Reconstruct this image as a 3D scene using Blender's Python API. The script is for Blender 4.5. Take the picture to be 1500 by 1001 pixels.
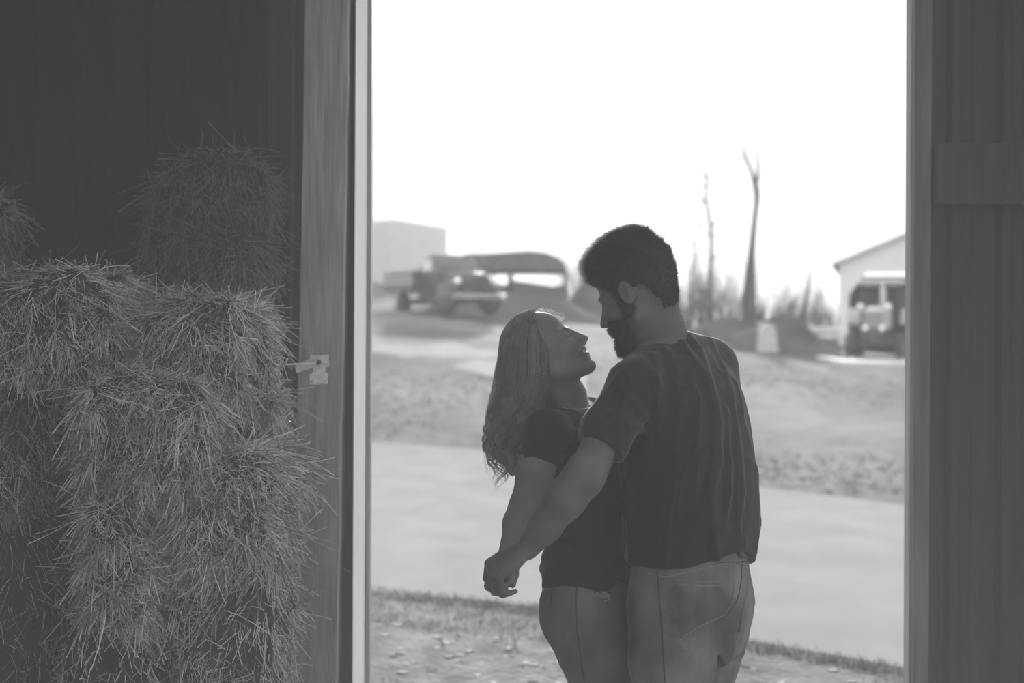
import bpy, math, random
import numpy as np
from mathutils import Vector, Matrix

for _o in list(bpy.data.objects):
    bpy.data.objects.remove(_o)
random.seed(7)
RNG = np.random.default_rng(11)
SC = bpy.context.scene
COL = SC.collection

# ------------------------------------------------------------------ camera
FPX, CAMZ, ROLL = 2083.0, 1.48, math.radians(0.3)
cam_d = bpy.data.cameras.new('camera')
cam = bpy.data.objects.new('camera', cam_d)
COL.objects.link(cam)
cam_d.sensor_width = 36.0
cam_d.lens = 36.0 * FPX / 1500.0
cam_d.clip_start = 0.05
cam_d.clip_end = 2000
cam.matrix_world = (Matrix.Translation((0, 0, CAMZ)) @ Matrix.Rotation(math.radians(90), 4, 'X')
                    @ Matrix.Rotation(ROLL, 4, 'Z'))
cam_d.dof.use_dof = True
cam_d.dof.focus_distance = 3.42
cam_d.dof.aperture_fstop = 2.6
SC.camera = cam

# ------------------------------------------------------------------ colour management
SC.view_settings.view_transform = 'Standard'
SC.view_settings.look = 'None'
SC.view_settings.gamma = 1.0
SC.view_settings.exposure = 0.38
SC.view_settings.use_curve_mapping = False

# ------------------------------------------------------------------ sky and sun
world = bpy.data.worlds.new('sky')
SC.world = world
world.use_nodes = True
wn = world.node_tree.nodes
wl = world.node_tree.links
bg = wn['Background']
tc = wn.new('ShaderNodeTexCoord')
sp = wn.new('ShaderNodeSeparateXYZ')
wl.new(tc.outputs['Generated'], sp.inputs[0])
cr = wn.new('ShaderNodeValToRGB')
wl.new(sp.outputs['Z'], cr.inputs[0])
cr.color_ramp.elements[0].position = 0.0
cr.color_ramp.elements[0].color = (1.0, 1.0, 1.0, 1)
cr.color_ramp.elements[1].position = 0.6
cr.color_ramp.elements[1].color = (0.93, 0.93, 0.93, 1)
wl.new(cr.outputs[0], bg.inputs['Color'])
bg.inputs['Strength'].default_value = 1.32

sun_d = bpy.data.lights.new('sun', 'SUN')
sun_d.energy = 5.5
sun_d.angle = math.radians(2.5)
sun = bpy.data.objects.new('sun', sun_d)
COL.objects.link(sun)
SUN_AZ, SUN_EL = math.radians(3), math.radians(14)
sdir = Vector((math.sin(SUN_AZ) * math.cos(SUN_EL), math.cos(SUN_AZ) * math.cos(SUN_EL), math.sin(SUN_EL)))
sun.rotation_euler = sdir.to_track_quat('Z', 'Y').to_euler()
sun.location = (-3, 20, 9)

# ------------------------------------------------------------------ helpers
def at(px, py, Y):
    """a pixel of the photograph, at distance Y, as a point of the place"""
    dx, dy = px - 750.0, py - 500.5
    c, s = math.cos(ROLL), math.sin(ROLL)
    x, y = dx * c + dy * s, -dx * s + dy * c
    return np.array([x / FPX * Y, Y, CAMZ - y / FPX * Y])

def P(px, py, Y):
    return at(px, py, Y)

def tag(o, label=None, cat=None, group=None, kind=None):
    if label: o['label'] = label
    if cat: o['category'] = cat
    if group: o['group'] = group
    if kind: o['kind'] = kind
    return o

def empty(name, loc, rz=0.0):
    o = bpy.data.objects.new(name, None)
    COL.objects.link(o)
    o.location = loc
    o.rotation_euler = (0, 0, rz)
    o.empty_display_size = 0.2
    bpy.context.view_layer.update()
    return o

def mesh_np(name, V, F, mat=None, parent=None, smooth=True, attr=None, attr_name='tone'):
    """V (n,3) array, F (m,k) array of equal-sized faces"""
    V = np.asarray(V, dtype=np.float32)
    F = np.asarray(F, dtype=np.int32)
    me = bpy.data.meshes.new(name)
    me.vertices.add(len(V))
    me.vertices.foreach_set('co', V.ravel())
    k = F.shape[1]
    me.loops.add(F.size)
    me.loops.foreach_set('vertex_index', F.ravel())
    me.polygons.add(len(F))
    me.polygons.foreach_set('loop_start', np.arange(0, F.size, k, dtype=np.int32))
    me.polygons.foreach_set('loop_total', np.full(len(F), k, dtype=np.int32))
    me.polygons.foreach_set('use_smooth', np.full(len(F), smooth, dtype=bool))
    if attr is not None:
        a = me.attributes.new(attr_name, 'FLOAT', 'POINT')
        a.data.foreach_set('value', np.asarray(attr, dtype=np.float32))
    me.update(calc_edges=True)
    me.validate()
    o = bpy.data.objects.new(name, me)
    COL.objects.link(o)
    if mat: me.materials.append(mat)
    if parent is not None:
        o.parent = parent
        o.matrix_parent_inverse = parent.matrix_world.inverted()
    return o

class MB:
    """collects shapes of one mesh"""
    def __init__(s):
        s.v, s.f = [], []
    def add(s, vs, fs):
        n = len(s.v)
        s.v += [tuple(map(float, v)) for v in vs]
        s.f += [tuple(i + n for i in f) for f in fs]
        return s
    def box(s, c, d, M=None):
        cx, cy, cz = c
        hx, hy, hz = d[0] / 2, d[1] / 2, d[2] / 2
        vs = [(cx + a * hx, cy + b * hy, cz + e * hz) for a in (-1, 1) for b in (-1, 1) for e in (-1, 1)]
        if M is not None: vs = [M @ Vector(v) for v in vs]
        return s.add(vs, [(0, 1, 3, 2), (4, 6, 7, 5), (0, 4, 5, 1), (2, 3, 7, 6), (0, 2, 6, 4), (1, 5, 7, 3)])
    def hexa(s, q):
        """eight corners: bottom ring of four, top ring of four"""
        return s.add(q, [(3, 2, 1, 0), (4, 5, 6, 7), (0, 1, 5, 4), (1, 2, 6, 5), (2, 3, 7, 6), (3, 0, 4, 7)])
    def prism(s, poly, vec):
        n = len(poly)
        vec = Vector(vec)
        a = [Vector(p) for p in poly]
        b = [p + vec for p in a]
        return s.add(a + b, [tuple(range(n))[::-1], tuple(range(n, 2 * n))] +
                     [(i, (i + 1) % n, n + (i + 1) % n, n + i) for i in range(n)])
    def tube(s, pts, rad, n=8, cap=True):
        pts = [Vector(p) for p in pts]
        if not hasattr(rad, '__len__'): rad = [rad] * len(pts)
        up = Vector((0.13, 0.21, 0.97)).normalized()
        rings = []
        for i, p in enumerate(pts):
            d = (pts[min(i + 1, len(pts) - 1)] - pts[max(i - 1, 0)])
            if d.length < 1e-9: d = Vector((0, 0, 1))
            d.normalize()
            if i == 0:
                a = up.cross(d)
                if a.length < 0.1: a = Vector((1, 0, 0)).cross(d)
            else:
                a = a - d * a.dot(d)
            a.normalize()
            b = d.cross(a)
            rings.append([p + (a * math.cos(2 * math.pi * k / n) + b * math.sin(2 * math.pi * k / n)) * rad[i] for k in range(n)])
        vs = [v for r in rings for v in r]
        fs = []
        for i in range(len(pts) - 1):
            for k in range(n):
                fs.append((i * n + k, i * n + (k + 1) % n, (i + 1) * n + (k + 1) % n, (i + 1) * n + k))
        if cap:
            fs.append(tuple(range(n))[::-1])
            fs.append(tuple((len(pts) - 1) * n + k for k in range(n)))
        return s.add(vs, fs)
    def lathe(s, prof, c, axis='z', n=24, M=None):
        """prof: list of (radius, height) turned about an axis through c"""
        vs, fs = [], []
        for r, h in prof:
            for k in range(n):
                a = 2 * math.pi * k / n
                p = (r * math.cos(a), r * math.sin(a), h)
                if axis == 'x': p = (p[2], p[0], p[1])
                if axis == 'y': p = (p[0], p[2], p[1])
                vs.append((p[0] + c[0], p[1] + c[1], p[2] + c[2]))
        for i in range(len(prof) - 1):
            for k in range(n):
                fs.append((i * n + k, i * n + (k + 1) % n, (i + 1) * n + (k + 1) % n, (i + 1) * n + k))
        fs.append(tuple(range(n))[::-1])
        fs.append(tuple((len(prof) - 1) * n + k for k in range(n)))
        if M is not None: vs = [M @ Vector(v) for v in vs]
        return s.add(vs, fs)
    def build(s, name, mat=None, parent=None, smooth=False, bevel=0.0):
        me = bpy.data.meshes.new(name)
        me.from_pydata(s.v, [], s.f)
        me.update()
        import bmesh
        bm = bmesh.new(); bm.from_mesh(me)
        bmesh.ops.recalc_face_normals(bm, faces=bm.faces)
        bm.to_mesh(me); bm.free()
        if smooth:
            me.polygons.foreach_set('use_smooth', [True] * len(me.polygons))
        o = bpy.data.objects.new(name, me)
        COL.objects.link(o)
        if mat: me.materials.append(mat)
        if bevel:
            m = o.modifiers.new('bevel', 'BEVEL'); m.width = bevel; m.segments = 2; m.limit_method = 'ANGLE'
        if parent is not None: o.parent = parent
        return o

def struct(o):
    o['kind'] = 'structure'
    return o

# ------------------------------------------------------------------ materials (the photograph is black and white)
def g3(v): return (v, v, v, 1.0)

def mat(name, lo, hi=None, scale=8.0, rough=0.8, detail=6.0, stretch=(1, 1, 1), bump=0.0, bscale=None, spec=0.3,
        contrast=(0.35, 0.65), metal=0.0, attr=False, sheen=0.0, trans=0.0):
    m = bpy.data.materials.new(name)
    m.use_nodes = True
    N, L = m.node_tree.nodes, m.node_tree.links
    b = N['Principled BSDF']
    b.inputs['Roughness'].default_value = rough
    b.inputs['Specular IOR Level'].default_value = spec
    b.inputs['Metallic'].default_value = metal
    if sheen:
        b.inputs['Sheen Weight'].default_value = sheen
        b.inputs['Sheen Roughness'].default_value = 0.4
    tcn = N.new('ShaderNodeTexCoord')
    mp = N.new('ShaderNodeMapping')
    mp.inputs['Scale'].default_value = stretch
    L.new(tcn.outputs['Object'], mp.inputs['Vector'])
    nz = N.new('ShaderNodeTexNoise')
    nz.inputs['Scale'].default_value = scale
    nz.inputs['Detail'].default_value = detail
    L.new(mp.outputs[0], nz.inputs['Vector'])
    rp = N.new('ShaderNodeValToRGB')
    rp.color_ramp.elements[0].position, rp.color_ramp.elements[1].position = contrast
    rp.color_ramp.elements[0].color = g3(lo)
    rp.color_ramp.elements[1].color = g3(hi if hi is not None else lo)
    L.new(nz.outputs['Fac'], rp.inputs[0])
    out = rp.outputs[0]
    if attr:
        at_ = N.new('ShaderNodeAttribute'); at_.attribute_name = 'tone'
        mx = N.new('ShaderNodeMix'); mx.data_type = 'RGBA'; mx.blend_type = 'MULTIPLY'
        mx.inputs['Factor'].default_value = 1.0
        L.new(rp.outputs[0], mx.inputs['A']); L.new(at_.outputs['Fac'], mx.inputs['B'])
        out = mx.outputs['Result']
    L.new(out, b.inputs['Base Color'])
    if bump:
        bn = N.new('ShaderNodeTexNoise')
        bn.inputs['Scale'].default_value = bscale or scale * 3
        bn.inputs['Detail'].default_value = 5
        L.new(mp.outputs[0], bn.inputs['Vector'])
        bp = N.new('ShaderNodeBump')
        bp.inputs['Strength'].default_value = 1.0
        bp.inputs['Distance'].default_value = bump
        L.new(bn.outputs['Fac'], bp.inputs['Height'])
        L.new(bp.outputs[0], b.inputs['Normal'])
    if trans:
        tr = N.new('ShaderNodeBsdfTranslucent')
        L.new(out, tr.inputs['Color'])
        ms = N.new('ShaderNodeMixShader'); ms.inputs[0].default_value = trans
        L.new(b.outputs[0], ms.inputs[1]); L.new(tr.outputs[0], ms.inputs[2])
        L.new(ms.outputs[0], N['Material Output'].inputs['Surface'])
    return m

M = {}
M['wood_post'] = mat('wood_post', 0.22, 0.44, 9, 0.8, 8, (6, 6, 0.45), 0.003, 26, contrast=(0.3, 0.7))
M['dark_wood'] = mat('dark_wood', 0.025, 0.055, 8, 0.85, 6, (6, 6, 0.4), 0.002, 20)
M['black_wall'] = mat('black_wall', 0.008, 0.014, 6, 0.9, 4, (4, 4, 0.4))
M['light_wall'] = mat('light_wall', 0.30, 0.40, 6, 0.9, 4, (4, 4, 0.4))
M['recess_shade'] = mat('recess_shade', 0.03, 0.045, 6, 0.9, 4, (4, 4, 0.4))  # near-black boards stand in for shade in the gaps beside the post
M['white_trim'] = mat('white_trim', 0.85, 0.95, 5, 0.6, 5, (6, 6, 0.5), 0.001)
M['grey_trim'] = mat('grey_trim', 0.26, 0.36, 7, 0.7, 5, (5, 5, 0.4), 0.001)
M['door_frame'] = mat('door_frame', 0.10, 0.17, 7, 0.7, 5, (5, 5, 0.4), 0.001)
M['door_panel'] = mat('door_panel', 0.012, 0.03, 3, 0.6, 5, (3, 3, 0.4))
M['plate'] = mat('plate', 0.7, 0.95, 60, 0.5, 6, bump=0.0006, spec=0.5)
M['hook'] = mat('hook', 0.6, 0.85, 60, 0.4, 4, spec=0.6)
M['bolt'] = mat('bolt', 0.06, 0.12, 60, 0.6, 4)
M['shed_white'] = mat('shed_white', 0.72, 0.80, 2, 0.6, 4)
M['shed_grey'] = mat('shed_grey', 0.56, 0.64, 2, 0.7, 4)
M['shed_dark'] = mat('shed_dark', 0.07, 0.12, 2, 0.8, 4)
M['shed_inside_shade'] = mat('shed_inside_shade', 0.04, 0.08, 2, 0.8, 4)  # shade of the shed's interior put into the wall colour
M['truck_paint'] = mat('truck_paint', 0.07, 0.12, 2, 0.5, 4)
M['truck_light'] = mat('truck_light', 0.3, 0.4, 2, 0.4, 4)
M['rubber'] = mat('rubber', 0.03, 0.05, 20, 0.8, 4)
M['rim'] = mat('rim', 0.5, 0.65, 10, 0.4, 4)
M['tractor_body'] = mat('tractor_body', 0.35, 0.45, 4, 0.45, 4)
M['tractor_dark'] = mat('tractor_dark', 0.05, 0.09, 6, 0.6, 4)
M['lamp'] = mat('lamp', 0.9, 0.9, 4, 0.05, 2, metal=0.9, spec=0.8)
M['glass'] = mat('glass', 0.55, 0.6, 4, 0.1, 2, spec=0.8)
M['bark'] = mat('bark', 0.03, 0.07, 12, 0.9, 5)
M['twig'] = mat('twig', 0.07, 0.12, 12, 0.9, 5)
M['white_marker'] = mat('white_marker', 0.45, 0.58, 8, 0.6, 4)

# ================================================================== the ground outside
def gh(X, Y):
    t = np.maximum(0.0, np.minimum(Y, 90.0) - 17.0)
    t = t * t / (t + 3.0)
    sl = np.clip(0.086 - 0.0030 * (X + 5), 0.018, 0.095)
    return t * sl

def on_ground(px, py, zoff=0.0):
    """where the sight line through a pixel meets the ground"""
    lo = None
    for Y in np.arange(4.6, 95, 0.02):
        p = at(px, py, Y)
        if p[2] <= gh(p[0], Y) + zoff:
            return np.array([p[0], Y, gh(p[0], Y) + zoff])
    return np.array([p[0], Y, gh(p[0], Y)])

def vnoise(p, seed=0):
    """smooth value noise of an (n,3) array, -1..1"""
    p = np.asarray(p, dtype=np.float64)
    i = np.floor(p).astype(np.int64)
    f = p - i
    f = f * f * (3 - 2 * f)
    def h(a, b, c):
        n = (a * 73856093) ^ (b * 19349663) ^ (c * 83492791) ^ (seed * 2654435761)
        n = (n ^ (n >> 13)) * 1274126177 & 0x7fffffff
        n = (n ^ (n >> 16)) & 0xffff
        return n / 32767.5 - 1.0
    r = 0
    for a in (0, 1):
        wa = f[:, 0] if a else 1 - f[:, 0]
        for b in (0, 1):
            wb = f[:, 1] if b else 1 - f[:, 1]
            for c in (0, 1):
                wc = f[:, 2] if c else 1 - f[:, 2]
                r = r + wa * wb * wc * h(i[:, 0] + a, i[:, 1] + b, i[:, 2] + c)
    return r

def grass_material():
    m = bpy.data.materials.new('pasture'); m.use_nodes = True
    N, L = m.node_tree.nodes, m.node_tree.links
    b = N['Principled BSDF']; b.inputs['Roughness'].default_value = 0.95
    b.inputs['Specular IOR Level'].default_value = 0.1
    t = N.new('ShaderNodeTexCoord')
    def nz(sc, st, det=5):
        mp = N.new('ShaderNodeMapping'); mp.inputs['Scale'].default_value = st
        L.new(t.outputs['Object'], mp.inputs[0])
        n = N.new('ShaderNodeTexNoise'); n.inputs['Scale'].default_value = sc; n.inputs['Detail'].default_value = det
        L.new(mp.outputs[0], n.inputs[0]); return n.outputs['Fac']
    def ramp(s, a, c, p0=0.35, p1=0.65):
        r = N.new('ShaderNodeValToRGB'); r.color_ramp.elements[0].position = p0; r.color_ramp.elements[1].position = p1
        r.color_ramp.elements[0].color = g3(a); r.color_ramp.elements[1].color = g3(c); L.new(s, r.inputs[0]); return r.outputs[0]
    def mul(a, c):
        x = N.new('ShaderNodeMix'); x.data_type = 'RGBA'; x.blend_type = 'MULTIPLY'; x.inputs['Factor'].default_value = 1
        L.new(a, x.inputs['A']); L.new(c, x.inputs['B']); return x.outputs['Result']
    big = ramp(nz(0.28, (1, 0.5, 1)), 0.09, 0.24)
    mid = ramp(nz(2.2, (1, 0.6, 1)), 0.72, 1.0)
    fine = ramp(nz(22, (1, 1, 1)), 0.7, 1.15)
    L.new(mul(mul(big, mid), fine), b.inputs['Base Color'])
    bp = N.new('ShaderNodeBump'); bp.inputs['Distance'].default_value = 0.06; bp.inputs['Strength'].default_value = 1
    L.new(nz(9, (1, 1, 1), 6), bp.inputs['Height']); L.new(bp.outputs[0], b.inputs['Normal'])
    return m

M['pasture'] = grass_material()
M['road'] = mat('road', 0.30, 0.35, 2.0, 0.95, 8, (1, 0.6, 1), 0.004, 60, spec=0.0)
M['track'] = mat('track', 0.20, 0.26, 1.5, 0.95, 6, (1, 0.5, 1), 0.02, 20, spec=0.1)
M['dirt'] = mat('dirt', 0.10, 0.22, 5.0, 0.95, 8, (1, 0.7, 1), 0.02, 26, spec=0.1)
M['bank'] = mat('bank', 0.05, 0.10, 1.2, 0.95, 6, bump=0.1, bscale=4, spec=0.1)
M['concrete'] = mat('concrete', 0.75, 0.85, 1.2, 0.9, 6)
M['grass_blade'] = mat('grass_blade', 0.12, 0.26, 3, 0.9, 3, attr=True, trans=0.25)
M['barn_floor'] = mat('barn_floor', 0.22, 0.32, 5, 0.95, 6, bump=0.01)

xs = np.concatenate([np.arange(-60, -12, 3.0), np.arange(-12, 22, 0.5), np.arange(22, 80, 3.0)])
ys = np.concatenate([np.arange(4.62, 26, 0.35), np.arange(26, 70, 1.0), np.arange(70, 320, 10.0)])
GX, GY = np.meshgrid(xs, ys, indexing='ij')
GZ = gh(GX, GY)
gp = np.stack([GX.ravel(), GY.ravel(), GZ.ravel()], 1)
gp[:, 2] += 0.03 * vnoise(gp * [0.5, 0.5, 0], 3) * np.clip((gp[:, 1] - 16) / 6, 0, 1)
nx, ny = GX.shape
I = np.arange(nx * ny).reshape(nx, ny)
gF = np.stack([I[:-1, :-1], I[1:, :-1], I[1:, 1:], I[:-1, 1:]], -1).reshape(-1, 4)
struct(mesh_np('ground', gp, gF, M['pasture']))

def strip(name, A, B, n, m_, zoff=0.012):
    """a band of ground between two lines of pixels"""
    A = [on_ground(*a) for a in A]; B = [on_ground(*b) for b in B]
    def res(L_, n):
        L_ = np.array(L_); d = np.r_[0, np.cumsum(np.linalg.norm(np.diff(L_, axis=0), axis=1))]
        s = np.linspace(0, d[-1], n)
        return np.stack([np.interp(s, d, L_[:, k]) for k in range(3)], 1)
    A, B = res(A, n), res(B, n)
    k = 16
    V = np.array([[A[i] * (1 - j / k) + B[i] * j / k for j in range(k + 1)] for i in range(n)]).reshape(-1, 3)
    e = vnoise(V * [1.3, 1.3, 0], 9) * 0.10
    V[:, 1] += e
    V[:, 2] = gh(V[:, 0], V[:, 1]) + zoff
    I = np.arange(n * (k + 1)).reshape(n, k + 1)
    F = np.stack([I[:-1, :-1], I[1:, :-1], I[1:, 1:], I[:-1, 1:]], -1).reshape(-1, 4)
    return struct(mesh_np(name, V, F, m_))

strip('road', [(-400, 730), (380, 838), (545, 868), (760, 893), (940, 917), (1080, 945), (1330, 988), (1560, 1040), (2100, 1180)],
      [(-400, 560), (380, 630), (545, 650), (640, 656), (760, 668), (960, 690), (1100, 715), (1330, 742), (1560, 775), (2100, 850)], 90, M['road'], 0.014)
strip('path', [(-300, 520), (380, 515), (545, 517), (640, 532), (740, 560), (860, 575)],
      [(-300, 502), (380, 494), (545, 492), (640, 498), (740, 520), (860, 545)], 40, M['track'], 0.02)
strip('dirt', [(-400, 1400), (300, 1500), (700, 1500), (1100, 1500), (1700, 1500)],
      [(-400, 745), (300, 850), (545, 863), (760, 888), (940, 912), (1080, 940), (1330, 983), (1600, 1043)], 60, M['dirt'], 0.010)

# grass growing on both verges and over the pasture
def tufts(name, pts, hmin, hmax, w, seed, m_, k=5):
    r = np.random.default_rng(seed)
    n = len(pts)
    base = np.repeat(pts, k, axis=0) + np.c_[r.normal(0, 0.03, (n * k, 2)), np.zeros(n * k)]
    ang = r.uniform(0, 2 * np.pi, n * k)
    h = r.uniform(hmin, hmax, n * k)
    lean = r.uniform(0.1, 0.7, n * k) * h
    dx, dy = np.cos(ang), np.sin(ang)
    wv = np.c_[-dy, dx, np.zeros(n * k)] * w
    mid = base + np.c_[dx * lean * 0.35, dy * lean * 0.35, h * 0.6]
    tip = base + np.c_[dx * lean, dy * lean, h]
    V = np.stack([base - wv, base + wv, mid + wv * 0.7, mid - wv * 0.7, tip + wv * 0.1, tip - wv * 0.1], 1).reshape(-1, 3)
    i = np.arange(n * k)[:, None] * 6
    F = np.concatenate([i + [0, 1, 2, 3], i + [3, 2, 4, 5]])
    tone = np.repeat(r.uniform(0.5, 1.5, n * k), 6)
    return mesh_np(name, V, F, m_, smooth=False, attr=tone)

def scatter(polyA, polyB, n, seed):
    r = np.random.default_rng(seed)
    A = np.array([on_ground(*a) for a in polyA]); B = np.array([on_ground(*b) for b in polyB])
    u = r.uniform(0, len(A) - 1.001, n); t = r.uniform(0, 1, n)
    i = u.astype(int); f = (u - i)[:, None]
    a = A[i] * (1 - f) + A[i + 1] * f; b = B[i] * (1 - f) + B[i + 1] * f
    p = a * (1 - t)[:, None] + b * t[:, None]
    p[:, 2] = gh(p[:, 0], p[:, 1])
    return p

pts = scatter([(400, 625), (545, 646), (760, 664), (960, 686), (1100, 710), (1330, 738), (1400, 745)],
              [(400, 470), (545, 470), (760, 500), (960, 520), (1100, 530), (1330, 545), (1400, 545)], 9000, 5)
keep = vnoise(pts * [0.45, 0.25, 0], 21) + RNG.normal(0, 0.25, len(pts)) > -0.1
tag(tufts('pasture_grass', pts[keep], 0.02, 0.05, 0.006, 6, M['grass_blade']), 'short winter grass over the slope beyond the gravel drive', 'grass', kind='stuff')
pts = scatter([(545, 874), (760, 899), (940, 924), (1080, 952), (1330, 996)],
              [(500, 1060), (700, 1060), (900, 1060), (1100, 1060), (1330, 1060)], 2600, 15)
keep = vnoise(pts * [1.6, 1.2, 0], 4) > -0.05
edge = scatter([(500, 860), (760, 889), (940, 913), (1080, 941), (1400, 997)], [(500, 874), (760, 903), (940, 927), (1080, 955), (1400, 1010)], 1500, 19)
tag(tufts('verge_grass', np.concatenate([pts[keep], edge]), 0.015, 0.045, 0.003, 16, M['grass_blade'], k=4), 'sparse short grass in the dirt strip just outside the doorway', 'grass', kind='stuff')

# clods and leaves in the dirt strip
cl = MB()
for p in scatter([(545, 900), (760, 925), (940, 945), (1330, 1000)], [(545, 1040), (760, 1040), (940, 1040), (1330, 1040)], 260, 8):
    s = random.uniform(0.008, 0.024)
    a = random.uniform(0, 3.14)
    M4 = Matrix.Translation(p + np.array([0, 0, s * 0.4])) @ Matrix.Rotation(a, 4, 'Z') @ Matrix.Rotation(random.uniform(-0.6, 0.6), 4, 'X')
    cl.box((0, 0, 0), (s * 2, s * 1.3, s * 0.7), M4)
tag(cl.build('litter', mat('litter', 0.22, 0.42, 9), bevel=0.003), 'pale bits of straw and clods littering the dirt outside the doorway', 'litter', kind='stuff')

# a pale stalk standing in the dirt strip
wd = MB()
b0 = on_ground(757, 948)
def pxs(L_, Y): return [at(a, b, Y) for a, b in L_]
Yw = b0[1]
wd.tube(pxs([(757, 950), (755, 942), (751, 934), (744, 926)], Yw), [0.004, 0.006, 0.004, 0.002], 6)
wd.tube(pxs([(755, 940), (759, 932), (763, 926)], Yw + 0.02), [0.004, 0.006, 0.002], 6)
wd.tube(pxs([(753, 938), (749, 931), (741, 922)], Yw - 0.01), [0.004, 0.004, 0.001], 6)
tag(wd.build('dry_weed', M['white_marker'], smooth=True), 'pale dry forked weed standing in the dirt outside the doorway', 'weed')

# ================================================================== the barn
WY = 4.30        # inner face of the front wall
TOPZ = 3.6
def panel(name, x0, x1, y0, y1, z0, z1, m_, rib=None, parent=None):
    mb = MB()
    if rib is None:
        mb.box(((x0 + x1) / 2, (y0 + y1) / 2, (z0 + z1) / 2), (x1 - x0, y1 - y0, z1 - z0))
    else:
        # ribbed metal sheet: raised trapezoid ribs every `rib`
        prof = [(x0, y0)]
        x = x0 + rib * 0.5
        while x < x1 - 0.05:
            prof += [(x - 0.028, y0), (x - 0.012, y0 - 0.019), (x + 0.012, y0 - 0.019), (x + 0.028, y0)]
            prof += [(x + rib * 0.33, y0), (x + rib * 0.33 + 0.008, y0 - 0.004), (x + rib * 0.33 + 0.02, y0 - 0.004), (x + rib * 0.33 + 0.028, y0)]
            x += rib
        prof += [(x1, y0), (x1, y1), (x0, y1)]
        mb.prism([(a, b, z0) for a, b in prof], (0, 0, z1 - z0))
    return mb.build(name, m_, parent)

XL = at(408, 500, 4.4)[0]
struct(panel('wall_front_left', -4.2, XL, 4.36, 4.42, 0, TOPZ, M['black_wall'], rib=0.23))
BY = -2.0        # the back of the barn stands open
def sbox(name, x0, x1, y0, y1, z0, z1, m_):
    return struct(MB().box(((x0 + x1) / 2, (y0 + y1) / 2, (z0 + z1) / 2), (x1 - x0, y1 - y0, z1 - z0)).build(name, m_))
sbox('floor', -4.3, 3.08, BY, 4.58, -0.10, 0.0, M['barn_floor'])
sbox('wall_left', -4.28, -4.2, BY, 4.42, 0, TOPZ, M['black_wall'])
WRX = 3.0        # the right side wall, with a wide open bay that lets the daylight in
wr = MB()
BAY = (-1.85, 4.1, 3.5)
wr.box((WRX + .04, (BAY[1] + 4.42) / 2, TOPZ / 2), (.08, 4.42 - BAY[1], TOPZ))
wr.box((WRX + .04, (BY + BAY[0]) / 2, TOPZ / 2), (.08, BAY[0] - BY, TOPZ))
wr.box((WRX + .04, (BAY[0] + BAY[1]) / 2, (BAY[2] + TOPZ) / 2), (.08, BAY[1] - BAY[0], TOPZ - BAY[2]))
struct(wr.build('wall_right', M['light_wall']))
struct(MB().box((33.2, -10, -.1), (60, 29, .08)).build('ground', M['pasture']))
cm = MB()
def slabc(x0, x1, y0, y1): cm.box(((x0 + x1) / 2, (y0 + y1) / 2, TOPZ + .05), (x1 - x0, y1 - y0, .08))
ADDED_SKYLIGHTS = [(-3.4, -0.3), (0.3, 2.7)]; SY0, SY1 = -1.7, 2.6
slabc(-4.28, 3.1, SY1, 4.5); slabc(-4.28, 3.1, BY, SY0)
slabc(-4.28, -3.4, SY0, SY1); slabc(-0.3, 0.3, SY0, SY1); slabc(2.7, 3.1, SY0, SY1)
struct(cm.build('ceiling', M['light_wall']))
def added_skylight_sheet():
    m = bpy.data.materials.new('added_skylight_sheet'); m.use_nodes = True
    N, L = m.node_tree.nodes, m.node_tree.links
    t = N.new('ShaderNodeBsdfTransparent'); t.inputs[0].default_value = g3(0.7)
    L.new(t.outputs[0], N['Material Output'].inputs['Surface']); return m
M['added_skylight_sheet'] = added_skylight_sheet()
for k, (x0, x1) in enumerate(ADDED_SKYLIGHTS):
    sbox('window_%d' % (k + 1), x0, x1, SY0, SY1, TOPZ + .05, TOPZ + .055, M['added_skylight_sheet'])  # unseen skylights, added to brighten the barn and its air
bw = MB()
bw.box((-.6, BY + .05, 1.8), (7.2, .1, 3.6))
struct(bw.build('wall_back', M['light_wall']))
struct(MB().box((0, -32.2, -0.1), (90, 60, 0.08)).build('ground', M['pasture']))
# header over the doorway
xl, xr = at(545, 500, WY + .2)[0], at(1362, 500, WY)[0]
struct(MB().box(((xl + xr) / 2 + 0.1, 4.45, 3.3), (xr - xl + 0.7, 0.22, 0.6)).build('trim_1', M['grey_trim']))

# left jamb: board on the wall, gaps filled with boards coloured dark for their shade, the squared post, and the white reveal
def vboard(name, px0, px1, Yn, Yf, m_, top=(None, None), z0=0.0, z1=3.6, rough=False, parent=None, bev=0.003):
    """an upright whose camera-side face runs between two pixel columns (given at mid height), top=(x0,x1) at the frame's top, bottom mirrored"""
    def edge(pm, pt):
        a = at(pm, 500, Yn)[0]
        if pt is None: return lambda z: a
        b = at(pt, 0, Yn)
        k = (b[0] - a) / (b[2] - CAMZ)
        return lambda z: a + k * (z - CAMZ)
    e0, e1 = edge(px0, top[0]), edge(px1, top[1])
    nseg = 24
    vs, fs = [], []
    rr = random.Random(px0)
    for i in range(nseg + 1):
        z = z0 + (z1 - z0) * i / nseg
        j = (rr.uniform(-1, 1) * 0.002 if rough else 0)
        j2 = (rr.uniform(-1, 1) * 0.002 if rough else 0)
        vs += [(e0(z) + j, Yn, z), (e1(z) + j2, Yn, z), (e1(z) + j2, Yf, z), (e0(z) + j, Yf, z)]
    for i in range(nseg):
        for k in range(4):
            fs.append((i * 4 + k, i * 4 + (k + 1) % 4, i * 4 + 4 + (k + 1) % 4, i * 4 + 4 + k))
    fs.append((3, 2, 1, 0)); n = nseg * 4; fs.append((n, n + 1, n + 2, n + 3))
    return MB().add(vs, fs).build(name, m_, parent, bevel=bev)

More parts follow.
